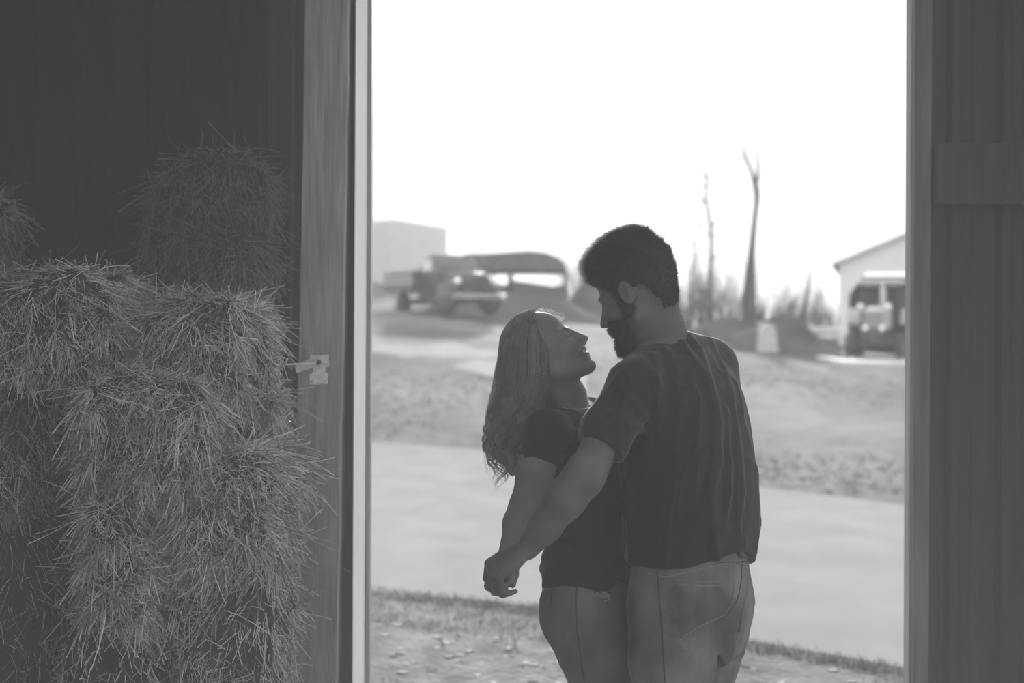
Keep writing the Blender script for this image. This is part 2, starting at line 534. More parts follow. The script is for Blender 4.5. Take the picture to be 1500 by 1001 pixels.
struct(vboard('trim_2', 391, 424, 4.34, 4.44, M['dark_wood'], (394, 428)))
struct(vboard('trim_3', 422, 446, 4.42, 4.50, M['recess_shade'], (424, 450)))
post = vboard('post', 437.5, 502, 4.20, 4.34, M['wood_post'], (447, 511), rough=True, bev=0.004)
tag(post, 'weathered squared timber post left of the doorway, carrying the metal hook latch', 'post')
struct(vboard('trim_4', 498, 522, 4.30, 4.50, M['recess_shade'], (503, 523)))
# white reveal: seen in perspective, facing the opening
xw = at(519.5, 500, 4.24)[0]
rv = MB()
xf = at(537.5, 500, 4.50)[0]
rv.hexa([(xw - 0.003, 4.24, 0), (xw, 4.24, 0), (xf, 4.50, 0), (xw - 0.003, 4.50, 0),
         (xw - 0.003, 4.24, 3.5), (xw, 4.24, 3.5), (xf, 4.50, 3.5), (xw - 0.003, 4.50, 3.5)])
struct(rv.build('trim_5', M['white_trim'], bevel=0.002))
struct(vboard('trim_6', 536, 543, 4.48, 4.53, M['grey_trim'], (537, 545)))
# right side of the doorway: edge strip, frame board and the ribbed sliding leaf with its girt
struct(vboard('trim_7', 1333, 1340, 4.36, 4.42, M['grey_trim'], (1335, 1341)))
struct(vboard('trim_8', 1339, 1363, 4.33, 4.42, M['door_frame'], (1340.5, 1366)))
xd = at(1361, 500, 4.36)[0]
dr = struct(panel('door_1', xd, xd + 1.55, 4.37, 4.39, 0.02, 3.3, M['door_panel'], rib=0.155))
gz0, gz1 = at(1400, 300, 4.34)[2], at(1400, 213, 4.34)[2]
g = MB()
g.hexa([(xd + 0.005, 4.31, gz0), (xd + 1.5, 4.31, gz0), (xd + 1.5, 4.35, gz0), (xd + 0.005, 4.35, gz0),
        (xd + 0.005, 4.31, gz1), (xd + 1.5, 4.31, gz1 + 0.04), (xd + 1.5, 4.35, gz1 + 0.04), (xd + 0.005, 4.35, gz1)])
g.build('rail', M['dark_wood'], dr, bevel=0.003)
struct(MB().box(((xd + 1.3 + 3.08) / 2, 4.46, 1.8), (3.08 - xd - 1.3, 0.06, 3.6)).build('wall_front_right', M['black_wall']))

# hook latch on the post
lt = empty('hook_latch', at(468, 545, 4.20))
tag(lt, 'light metal plate with a long bent hook screwed to the timber post', 'latch')
def loc(px, py, Y): return Vector(at(px, py, Y)) - lt.location
pl = MB()
def flat(pts, Y0, th):
    q = [loc(a, b, Y0) for a, b in pts]
    pl.prism(q, (0, th, 0))
flat([(454, 521), (481, 520), (482, 538), (476, 538), (476, 546), (481, 547), (480, 563), (454, 564), (453, 548), (458, 546), (458, 536), (454, 535)], 4.194, 0.005)
pl.build('plate', M['plate'], lt, bevel=0.001)
tp = MB(); tp.prism([loc(a, b, 4.190) for a, b in [(432, 537), (458, 530), (458, 539), (434, 547)]], (0, 0.003, 0))
tp.build('tongue', M['plate'], lt)
hk = MB()
hk.tube([loc(a, b, y) for a, b, y in [(421.5, 525, 4.15), (418.8, 530, 4.15), (420.5, 534.5, 4.152), (440, 533.5, 4.165), (456, 532, 4.178), (472, 531.5, 4.182), (479, 531.5, 4.184)]],
        [0.0022, 0.0028, 0.003, 0.0032, 0.0042, 0.0048, 0.003], 8)
hk.tube([loc(440, 533, 4.172), loc(455, 527, 4.185), loc(468, 523, 4.19)], [0.002, 0.0035, 0.004], 6)
hk.build('hook', M['hook'], lt, smooth=True)
for (a, b) in [(457, 526), (477, 524.5), (456.5, 559), (477, 559)]:
    bo = MB(); c = loc(a, b, 4.193); bo.lathe([(0.0022, -0.001), (0.0018, 0.001)], c, 'y', 10)
    bo.build('screw', M['bolt'], lt)
bb = MB(); c = loc(467, 531, 4.178); bb.lathe([(0.006, -0.006), (0.008, 0), (0.008, 0.01), (0.004, 0.014)], c, 'y', 6); bb.build('bolt', M['bolt'], lt)

# ================================================================== farm buildings beyond
def gz(X, Y): return float(gh(np.array(X), np.array(Y)))
# tall pale building at the far left
sh = empty('farm_building', (at(578, 325, 66)[0], 66, gz(-5.4, 66)))
tag(sh, 'tall pale metal building rising behind the old truck, cropped by the doorway', 'building')
zt = at(578, 326, 66)[2]
a0 = at(470, 338, 60); a1 = at(578, 326, 66); a2 = at(655, 338, 72)
q0, q1, q2 = Vector((a1[0] - 11, 72, 0)), Vector((a1[0], 66, 0)), Vector((at(655, 338, 76)[0], 76, 0))
q3 = q0 + (q2 - q1)
def ringz(zs): return [Vector((q.x, q.y, z)) - sh.location for q, z in zip((q0, q1, q2, q3), zs)]
z1_ = at(578, 326, 66)[2]; z2_ = at(655, 338, 76)[2]
b_ = MB(); b_.hexa(ringz([1.0] * 4) + ringz([z1_ - 0.3, z1_, z2_, z2_ - .3])); b_.build('wall', M['shed_grey'], sh)
r_ = MB(); r_.hexa(ringz([z1_ - 0.3, z1_, z2_, z2_ - .3]) + ringz([z1_ - .15, z1_ + 0.15, z2_ + 0.15, z2_ - .15])); r_.build('roof', M['shed_grey'], sh)
cn = MB(); cn.tube([q1 - sh.location + Vector((0, -.05, 1)), q1 - sh.location + Vector((0, -.05, z1_))], 0.12, 6); cn.build('corner_trim', M['shed_grey'], sh)

# open sided shed with a low curved roof
ps = empty('pole_shed', (0, 62, gz(0, 62)))
tag(ps, 'open-sided dark shed with a low curved roof, sky showing through below it', 'shed')
prof = [(655, 374), (690, 372), (720, 371), (745, 369.5), (775, 367.5), (800, 370), (818, 377), (829, 388)]
rm = MB()
top = [Vector(at(a, b, 60)) - ps.location for a, b in prof]
bot = [Vector(at(a, b, 60)) - ps.location for a, b in [(829, 397), (790, 396), (745, 396), (700, 397), (655, 398)]]
rm.prism(top + bot, (0, 4.0, 0)); rm.build('roof', M['shed_dark'], ps)
for a, w in ((690, 6), (722.5, 2), (747.5, 8), (829, 5), (660, 14)):
    c0 = Vector(at(a, 395, 60)) - ps.location; c1 = Vector(at(a, 458, 60)) - ps.location
    MB().box(((c0.x + c1.x) / 2, 0.1 - 2 + 0.2, (c0.z + c1.z) / 2), (w / FPX * 60, 0.2, abs(c0.z - c1.z))).build('post', M['shed_dark'], ps)
lb = MB()
wl_ = [Vector(at(a, b, 60.2)) - ps.location for a, b in [(655, 414), (706, 414), (738, 418), (752, 411), (790, 416), (810, 419), (829, 417), (829, 460), (655, 460)]]
lb.prism(wl_, (0, 0.3, 0)); lb.build('low_wall', M['shed_dark'], ps)

# earth banks
def mound(name, px, py_base, Y, rx, ry, h, m_, seed):
    c = at(px, py_base, Y)
    n = 28
    u = np.linspace(-1, 1, n); A, B = np.meshgrid(u, u, indexing='ij')
    r = np.sqrt(A ** 2 + B ** 2)
    hh = h * np.exp(-(r * 1.5) ** 2) - 0.12 * h
    X = c[0] + A * rx; Yy = Y + B * ry
    Z = gh(X, Yy) + hh
    V = np.stack([X.ravel(), Yy.ravel(), Z.ravel()], 1)
    V[:, 2] += h * 0.13 * vnoise(V * 0.9, seed) + h * .06 * vnoise(V * 2.7, seed + 1)
    I = np.arange(n * n).reshape(n, n)
    F = np.stack([I[:-1, :-1], I[1:, :-1], I[1:, 1:], I[:-1, 1:]], -1).reshape(-1, 4)
    return mesh_np(name, V, F, m_)
struct(mound('ground', 770, 456, 57, 4.6, 3.0, 0.9, M['bank'], 31))
struct(mound('ground', 874, 452, 64, 1.7, 3.0, 2.0, M['bank'], 33))
tag(mound('dirt_mound', 1145, 512, 46, 2.2, 1.8, 1.35, M['bank'], 41), 'dark rounded earth mound behind the white marker', 'mound')
tag(mound('dirt_mound', 1075, 500, 52, 2.4, 2.2, 1.1, M['bank'], 44), 'dark overgrown mound at the foot of the tall bare snag', 'mound')
struct(mound('ground', 1195, 505, 54, 1.9, 1.2, 0.5, M['bank'], 47))

# white upright marker
mk = MB()
q = [Vector(at(a, b, 42)) for a, b in [(1111, 517), (1113, 485), (1119, 475), (1130, 474), (1136, 480), (1141, 517)]]
mk.prism(q, (0, 0.35, 0))
tag(mk.build('stone_marker', M['white_marker'], bevel=0.04), 'pale upright stone standing in the grass before the dark mound', 'marker')

# pale concrete by the big shed
def slab(name, pts, m_, zoff=0.05):
    q = [on_ground(a, b, zoff) for a, b in pts]
    b = MB(); b.prism([Vector(v) for v in q], (0, 0, -0.2)); return struct(b.build(name, m_))
slab('floor', [(1188, 515), (1235, 515), (1345, 520), (1345, 533), (1232, 529), (1200, 523)], M['concrete'])
hp = MB()
for (a, b, c_, d) in ((1172, 479, 1232, 487), (1185, 490, 1232, 496)):
    p0 = at(a, b, 56); p1 = at(c_, d, 56)
    hp.box(((p0[0] + p1[0]) / 2, 56, (p0[2] + p1[2]) / 2), (p1[0] - p0[0], 1.2, abs(p0[2] - p1[2])))
tag(hp.build('wagon', M['shed_white'], bevel=0.05), 'low pale flat trailer bed beside the white machine shed', 'trailer')

# white machine shed, gable end facing the barn, dark doorway with a clipped corner
SY = 58.0
ms = empty('machine_shed', (at(1229, 515, SY)[0], SY, gz(13.4, SY)))
MSROT = math.radians(-15)
tag(ms, 'white gabled machine shed with a dark clipped-corner doorway, behind the tractor', 'shed')
def sp_(a, b, Y=SY): return Vector(at(a, b, Y)) - ms.location
fw = MB()
gb = -0.6
xL = sp_(1229, 400).x; xO = sp_(1243, 400).x; xC = sp_(1268, 400).x; xR = xL + 15.0; xOR = xR - 3.5
zE = sp_(1229, 386).z; zO = sp_(1240, 432).z; zC = sp_(1260, 399).z
slope = (sp_(1335, 342).z - zE) / (sp_(1335, 342).x - xL)
xM = (xL + xR) / 2; zM = zE + slope * (xM - xL)
th = 0.15
def pr(poly): fw.prism([Vector((a, 0, b)) for a, b in poly], (0, th, 0))
pr([(xL, gb), (xO, gb), (xO, zO), (xL, zO)])
pr([(xL, zO), (xO, zO), (xC, zC), (xC, zE), (xL, zE)])
pr([(xC, zC), (xOR, zC), (xOR, zE), (xC, zE)])
pr([(xL, zE), (xR, zE), (xM, zM)])
pr([(xOR, gb), (xR, gb), (xR, zE), (xOR, zE)])
fw.build('front_wall', M['shed_white'], ms)
sd = MB(); D = 12
sd.box((xL + .06, D / 2 + th, (zE + gb) / 2), (0.12, D, zE - gb)); sd.box((xR - .06, D / 2 + th, (zE + gb) / 2), (0.12, D, zE - gb))
sd.box((xM, D + th, (zE + gb) / 2), (xR - xL, 0.12, zE - gb))
for k in range(26):
    sd.box((xL + 0.3 + k * 0.57, D + th - .08, (zE + gb) / 2), (0.12, 0.06, zE - gb))
sd.box((xM, D + th - .14, 1.6), (xR - xL, 0.12, .25))
sd.build('side_wall', M['shed_inside_shade'], ms)
rf = MB()
rf.hexa([(xL - .3, -.3, zE - .1), (xM, -.3, zM), (xM, D + .3, zM), (xL - .3, D + .3, zE - .1), (xL - .3, -.3, zE), (xM, -.3, zM + .12), (xM, D + .3, zM + .12), (xL - .3, D + .3, zE)])
rf.hexa([(xM, -.3, zM), (xR + .3, -.3, zE - .1), (xR + .3, D + .3, zE - .1), (xM, D + .3, zM), (xM, -.3, zM + .12), (xR + .3, -.3, zE), (xR + .3, D + .3, zE), (xM, D + .3, zM + .12)])
rf.build('roof', M['shed_grey'], ms)
ms.rotation_euler = (0, 0, MSROT)

# ------------------------------------------------------------------ vehicles
def wheel(mbt, mbr, c, r, w, lug=False, M4=None):
    x0, y0, z0 = c
    prof = [(r * .55, -w / 2), (r * .9, -w / 2), (r, -w * .32), (r, w * .32), (r * .9, w / 2), (r * .55, w / 2)]
    mbt.lathe(prof, c, 'x', 28)
    if lug:
        for k in range(18):
            a = 2 * math.pi * k / 18
            Mx = Matrix.Translation(c) @ Matrix.Rotation(a, 4, 'X')
            mbt.box((w * .22 * (1 if k % 2 else -1), 0, r), (w * .5, 0.05, 0.07), Mx)
    mbr.lathe([(r * .1, -w * .56), (r * .2, -w * .5), (r * .5, -w * .38), (r * .57, -w * .45), (r * .57, w * .45), (r * .5, w * .38), (r * .2, w * .5), (r * .1, w * .56)], c, 'x', 28)

def old_truck(loc_, rz):
    t = empty('farm_truck', loc_, rz)      # local: front towards -Y, wheels on z=0
    tag(t, 'old rounded-cab farm truck with round headlights parked on the rise at left', 'truck')
    def rounded(sections):
        """loft of (y, half width, z0, z1) sections with rounded tops"""
        b = MB(); vs, fs = [], []; n = 14
        for (y, hw, z0, z1, rr) in sections:
            pts = [(-hw, z0)]
            for k in range(6):
                a = math.pi - k / 5 * math.pi / 2
                pts.append((-hw + rr + math.cos(a) * rr, z1 - rr + math.sin(a) * rr))
            for k in range(6):
                a = math.pi / 2 - k / 5 * math.pi / 2
                pts.append((hw - rr + math.cos(a) * rr, z1 - rr + math.sin(a) * rr))
            pts.append((hw, z0))
            vs += [(p[0], y, p[1]) for p in pts]
        m = len(sections)
        for i in range(m - 1):
            for k in range(n):
                fs.append((i * n + k, i * n + (k + 1) % n, (i + 1) * n + (k + 1) % n, (i + 1) * n + k))
        fs.append(tuple(range(n))); fs.append(tuple((m - 1) * n + k for k in range(n)))
        return b.add(vs, fs)
    rounded([(-1.95, .5, .75, 1.35, .2), (-1.6, .58, .7, 1.45, .25), (-1.0, .68, .7, 1.5, .28), (-.55, .78, .65, 1.55, .25)]).build('hood', M['truck_paint'], t, smooth=True)
    rounded([(-.62, .88, .6, 1.55, .2), (-.5, .86, .6, 1.7, .25), (-.15, .82, .6, 2.12, .3), (.3, .8, .6, 2.2, .32), (.85, .8, .6, 2.12, .34), (.98, .82, .6, 1.9, .3)]).build('cab', M['truck_paint'], t, smooth=True)
    ws = MB()
    ws.hexa([(-.68, -.53, 1.6), (.68, -.53, 1.6), (.68, -.48, 1.6), (-.68, -.48, 1.6), (-.58, -.24, 2.0), (.58, -.24, 2.0), (.58, -.19, 2.0), (-.58, -.19, 2.0)])
    ws.build('windshield', M['glass'], t)
    for s in (-1, 1):
        w = MB(); w.box((s * .84, .28, 1.75), (.06, .75, .42)); w.build('window', M['glass'], t, bevel=.02)
        fe = MB(); fe.lathe([(.25, -.2), (.52, -.18), (.58, 0), (.52, .18), (.25, .2)], (s * .82, -1.25, .62), 'x', 24)
        fe.box((s * .8, -.55, .55), (.35, 1.0, .12)); fe.build('fender', M['truck_paint'], t, smooth=True)
        hl = MB(); hl.lathe([(.06, .1), (.13, .02), (.15, -.06), (.10, -.10)], (s * .74, -1.78, 1.12), 'y', 18); hl.build('headlight', M['lamp'], t, smooth=True)
        for yy in (-1.25, 2.2):
            a, b = MB(), MB(); wheel(a, b, (s * .84, yy, .42), .42, .24)
            wo = a.build('wheel', M['rubber'], t, smooth=True); b.build('hub', M['shed_dark'], wo, smooth=True)
    gr = MB()
    for k in range(7): gr.box((0, -1.98, .82 + k * .075), (.8 - .02 * k, .06, .035))
    gr.build('grille', M['tractor_dark'], t)
    bu = MB(); bu.tube([(-1.0, -2.0, .62), (-.7, -2.12, .62), (.7, -2.12, .62), (1.0, -2.0, .62)], .09, 8); bu.build('bumper', M['truck_light'], t, smooth=True)
    fr = MB(); fr.box((0, .8, .55), (.8, 4.6, .2)); fr.build('chassis', M['tractor_dark'], t)
    be = MB(); be.box((0, 2.2, .95), (2.1, 2.4, .14))
    for s in (-1, 1):
        for k in range(3): be.box((s * 1.03, 2.2, 1.12 + k * .2), (.05, 2.4, .12))
    be.box((0, 1.02, 1.3), (2.1, .05, .6)); be.build('bed', M['truck_paint'], t)
    return t
tp_ = at(662, 453, 50)
TR = old_truck((tp_[0], 50, gz(tp_[0], 50) - 0.02), math.radians(30))
TR.location.z = gz(TR.location.x, TR.location.y + .5)

def tractor(loc_, rz):
    t = empty('tractor', loc_, rz)       # front towards -Y
    tag(t, 'farm tractor with a flat canopy and bright lamps parked at the shed doorway', 'tractor')
    hd = MB(); hd.hexa([(-.36, -2.0, .95), (.36, -2.0, .95), (.4, -.3, 1.0), (-.4, -.3, 1.0), (-.32, -1.98, 1.62), (.32, -1.98, 1.62), (.38, -.3, 1.78), (-.38, -.3, 1.78)])
    hd.build('hood', M['tractor_body'], t, bevel=.06)
    gr = MB()
    for k in range(6): gr.box((0, -2.03, 1.02 + k * .1), (.6, .05, .05))
    gr.build('grille', M['truck_light'], t)
    en = MB(); en.box((0, -1.15, .78), (.42, 1.9, .5)); en.box((0, 0.2, .8), (.5, 1.2, .5)); en.build('engine', M['tractor_dark'], t, bevel=.03)
    ax = MB(); ax.box((0, -1.7, .5), (1.5, .14, .14)); ax.build('axle', M['tractor_dark'], t)
    for s in (-1, 1):
        a, b = MB(), MB(); wheel(a, b, (s * .82, -1.7, .42), .42, .26)
        wo = a.build('front_wheel', M['rubber'], t, smooth=True); b.build('hub', M['rim'], wo, smooth=True)
        a, b = MB(), MB(); wheel(a, b, (s * .9, .45, .8), .8, .42, lug=True)
        wo = a.build('rear_wheel', M['rubber'], t, smooth=True); b.build('hub', M['rim'], wo, smooth=True)
        fe = MB()
        fe.prism([(s * .9 - .24, .45 + math.cos(x) * .92, .8 + math.sin(x) * .92) for x in np.linspace(.2, 2.7, 10)] +
                 [(s * .9 - .24, .45 + math.cos(x) * .86, .8 + math.sin(x) * .86) for x in np.linspace(2.7, .2, 10)], (.48, 0, 0))
        fe.build('fender', M['tractor_body'], t)
        for (xx, yy, zz) in ((s * .27, -2.06, 1.0), (s * .45, -1.9, 1.72)):
            hl = MB(); hl.lathe([(.05, .06), (.1, 0), (.11, -.05), (.06, -.07)], (xx, yy, zz), 'y', 16); hl.build('headlight', M['lamp'], t, smooth=True)
    cp = MB(); cp.box((0, .35, 2.62), (1.5, 1.7, .14)); cp.build('canopy', M['rim'], t, bevel=.04)
    for (sx, yy) in ((-.6, -.35), (.6, -.35), (-.6, 1.05), (.6, 1.05)):
        p = MB(); p.tube([(sx * 1.05, yy, 1.3), (sx, yy, 2.56)], .035, 8); p.build('canopy_post', M['tractor_dark'], t)
    st = MB(); st.tube([(.18, -1.1, 1.6), (.18, -1.1, 1.9), (.18, -1.1, 2.3), (.18, -1.1, 2.5)], [.05, .09, .09, .04], 10); st.build('exhaust', M['rim'], t, smooth=True)
    sw = MB(); sw.tube([(.2 * math.cos(a), -.1 + .08 * math.sin(a), 1.95 + .18 * math.sin(a)) for a in np.linspace(0, 6.28, 17)], .02, 6, cap=False)
    sw.tube([(0, -.1, 1.95), (0, -.35, 1.7)], .025, 6); sw.build('steering_wheel', M['tractor_dark'], t, smooth=True)
    se = MB(); se.box((0, .6, 1.35), (.5, .45, .12)); se.box((0, .85, 1.65), (.5, .1, .55)); se.build('seat', M['tractor_dark'], t, bevel=.04)
    return t
tt = at(1290, 527, 47)
TT = tractor((tt[0] + .55, 49, gz(tt[0], 48)), math.radians(-22))

# ------------------------------------------------------------------ bare trees and brush
def branch(mb, p, d, L_, r, depth, rr, droop=0.0, n=5, kids=3, spread=0.6):
    pts, rad = [Vector(p)], [r]
    d = Vector(d).normalized()
    seg = 5
    for i in range(seg):
        d = (d + Vector((rr.uniform(-1, 1), rr.uniform(-1, 1), rr.uniform(-.5, 1))) * 0.13).normalized()
        pts.append(pts[-1] + d * L_ / seg)
        rad.append(r * (1 - 0.62 * (i + 1) / seg))
    mb.tube(pts, rad, n if r > 0.02 else 3, cap=False)
    if depth > 0:
        for k in range(kids):
            i = rr.randint(1, seg)
            a = rr.uniform(0, 6.28)
            q = Vector((math.cos(a), math.sin(a), rr.uniform(0.1, .9)))
            branch(mb, pts[i], (d + q * spread), L_ * rr.uniform(.5, .75), rad[i] * .62, depth - 1, rr, droop, n, kids, spread)

# tall snag with a forked top
sg = MB()
SYn = 58
def sgp(L_, dY=0): return [Vector(at(a, b, SYn + dY)) for a, b in L_]
sg.tube(sgp([(1098, 500), (1097, 470), (1098, 430), (1099, 400), (1101, 370), (1104, 335), (1108, 300), (1109, 285), (1107, 272)]),
        [.36, .30, .27, .22, .15, .12, .11, .13, .14], 9)
sg.tube(sgp([(1107, 272), (1103, 258), (1098, 244), (1092, 232), (1088, 222)]), [.12, .09, .075, .08, .05], 6)
sg.tube(sgp([(1107, 272), (1111, 258), (1110, 235), (1106, 212)]), [.11, .08, .06, .045], 6)
sg.tube(sgp([(1092, 232), (1086, 200), (1076, 172)]), [.05, .04, .03], 5)
sg.tube(sgp([(1108, 300), (1112, 296), (1110, 290)]), [.05, .05, .02], 5)
sg.tube(sgp([(1104, 337), (1108, 333), (1106, 325)]), [.05, .04, .02], 5)
tag(sg.build('dead_tree', M['bark'], smooth=True), 'tall bare snag with a thick trunk and forked tip on the right', 'tree')
# thinner tree left of it
rr = random.Random(3)
s2 = MB()
s2.tube(sgp([(1041, 490), (1042, 430), (1041, 380), (1043, 345), (1037, 310), (1034, 290), (1037, 262), (1034, 250)], 2), [.13, .11, .10, .09, .075, .06, .06, .03], 6)
for (a, b) in ((1042, 350), (1036, 300), (1035, 275), (1041, 335), (1040, 385), (1036, 262)):
    branch(s2, at(a, b, SYn + 2), (rr.uniform(-1, 1), rr.uniform(-1, 1), .6), .8, .055, 1, rr, kids=4)
tag(s2.build('dead_tree', M['twig'], smooth=True), 'thin twiggy bare tree left of the tall snag', 'tree')
s3 = MB(); rr = random.Random(5)
s3.tube(sgp([(1012, 490), (1011, 420), (1017, 380), (1012, 345), (1005, 322)], 4), [.09, .07, .05, .035, .015], 6)
for (a, b) in ((1016, 362), (1012, 340), (1011, 400), (1014, 385)):
    branch(s3, at(a, b, SYn + 4), (rr.uniform(-1, 1), rr.uniform(-1, 1), .7), .8, .03, 1, rr)
tag(s3.build('dead_tree', M['twig'], smooth=True), 'slender bare sapling just right of the man\'s head', 'tree')
s4 = MB(); s4.tube(sgp([(1172, 480), (1178, 455), (1184, 420), (1190, 388)], -4), [.13, .1, .07, .03], 6)
tag(s4.build('dead_tree', M['bark'], smooth=True), 'bare leaning pole-like trunk between the mound and the white shed', 'tree')

BUSHES = [
    (992, 490, 54, 2.0, 'tangled leafless bush just right of the man\'s neck'),
    (1024, 492, 57, 2.4, 'leafless bush at the foot of the thin twiggy tree'),
    (1057, 494, 55, 2.5, 'leafless bush between the thin twiggy tree and the tall snag'),
    (1084, 497, 60, 2.4, 'leafless bush against the left side of the tall snag'),
    (1122, 490, 61, 2.2, 'leafless bush above the pale upright stone'),
    (1150, 489, 64, 2.3, 'leafless bush between the upright stone and the leaning trunk'),
    (1176, 487, 67, 2.3, 'leafless bush behind the leaning pole-like trunk'),
    (1198, 486, 70, 2.3, 'leafless bush just right of the leaning pole-like trunk'),
    (1216, 486, 73, 2.3, 'leafless bush beside the left wall of the white machine shed'),
    (1040, 470, 70, 3.2, 'far pale thicket showing behind the thin twiggy tree'),
    (848, 465, 66, 2.4, 'bare bush between the curved-roof shed and the man\'s face'),
]
for k, (a, b, Y, h, lb_) in enumerate(BUSHES):
    rr = random.Random(100 + k)
    mb = MB()
    c = at(a, b, Y); c[2] = gz(c[0], Y) - .05
    for j in range(17):
        a_ = rr.uniform(0, 6.28)
        branch(mb, c + np.array([rr.uniform(-.6, .6), rr.uniform(-.5, .5), 0]), (math.cos(a_) * .3, math.sin(a_) * .3, 1), h * rr.uniform(.5, .95), .035, 2, rr, n=3, kids=4, spread=.4)
    tag(mb.build('brush', M['twig']), lb_, 'bush', 'leafless brush beyond the pasture')

# distant wooded ridge
tl = MB(); rr = random.Random(9)
for k in range(120):
    x = -30 + k * 0.75 + rr.uniform(-.5, .5)
    Y = rr.uniform(100, 125)
    if -3.5 < x * 1.4 < 4.0: continue
    branch(tl, (x * 1.4, Y, gz(x * 1.4, 90) - .3), (0, 0, 1), rr.uniform(1.8, 3.4), .14, 2, rr, n=3, kids=5, spread=.9)
tag(tl.build('treeline', M['twig']), 'hazy leafless woods along the horizon', 'trees', kind='stuff')

# ================================================================== signed distance modelling
def A3(*v): return np.array(v, dtype=np.float64)

def capsule(p, a, b, ra, rb):
    ba = b - a
    t = np.clip(((p - a) @ ba) / (ba @ ba), 0, 1)
    return np.linalg.norm(p - a - t[:, None] * ba, axis=1) - (ra + (rb - ra) * t)

def ellip(p, c, r, R=None):
    q = p - c
    if R is not None: q = q @ R          # columns of R: the axes
    k0 = np.linalg.norm(q / r, axis=1)
    k1 = np.linalg.norm(q / (r * r), axis=1) + 1e-9
    return k0 * (k0 - 1.0) / k1

def smin(a, b, k):
    h = np.clip(0.5 + 0.5 * (b - a) / k, 0, 1)
    return b * (1 - h) + a * h - k * h * (1 - h)

def smax(a, b, k): return -smin(-a, -b, k)

def polycap(p, pts, rad, k=0.02):
    d = None
    for i in range(len(pts) - 1):
        e = capsule(p, pts[i], pts[i + 1], rad[i], rad[i + 1])
        d = e if d is None else smin(d, e, k)
    return d

def stack(p, rows, lat, fwd):
    """a trunk: rows of (centre xyz, half width, half depth) from bottom to top; lat/fwd unit vectors"""
    zs = np.array([r[0][2] for r in rows])
    z = np.clip(p[:, 2], zs[0], zs[-1])
    def cub(vals):
        vals = np.array(vals, dtype=float)
        n = len(zs); m = np.zeros(n)
        m[1:-1] = (vals[2:] - vals[:-2]) / (zs[2:] - zs[:-2])
        m[0] = (vals[1] - vals[0]) / (zs[1] - zs[0]); m[-1] = (vals[-1] - vals[-2]) / (zs[-1] - zs[-2])
        i = np.clip(np.searchsorted(zs, z, side='right') - 1, 0, n - 2)
        h = zs[i + 1] - zs[i]; t = (z - zs[i]) / h
        return ((2 * t**3 - 3 * t**2 + 1) * vals[i] + (t**3 - 2 * t**2 + t) * h * m[i]
                + (-2 * t**3 + 3 * t**2) * vals[i + 1] + (t**3 - t**2) * h * m[i + 1])
    cx = cub([r[0][0] for r in rows]); cy = cub([r[0][1] for r in rows])
    a = cub([r[1] for r in rows]); b = cub([r[2] for r in rows])
    q = np.stack([p[:, 0] - cx, p[:, 1] - cy], 1)
    u = q @ lat[:2]; v = q @ fwd[:2]
    k0 = np.sqrt((u / a) ** 2 + (v / b) ** 2) + 1e-9
    k1 = np.sqrt((u / a**2) ** 2 + (v / b**2) ** 2) + 1e-9
    d = k0 * (k0 - 1) / k1
    dz = np.maximum(zs[0] - p[:, 2], p[:, 2] - zs[-1])
    return smax(d, dz, 0.03)

def frame(f, up=(0, 0, 1), roll=0.0):
    """columns: forward, left, up"""
    f = np.array(f, float); f /= np.linalg.norm(f)
    l = np.cross(up, f); l /= np.linalg.norm(l)
    u = np.cross(f, l)
    if roll:
        c, s = math.cos(roll), math.sin(roll)
        l, u = l * c + u * s, u * c - l * s
    return np.stack([f, l, u], 1)

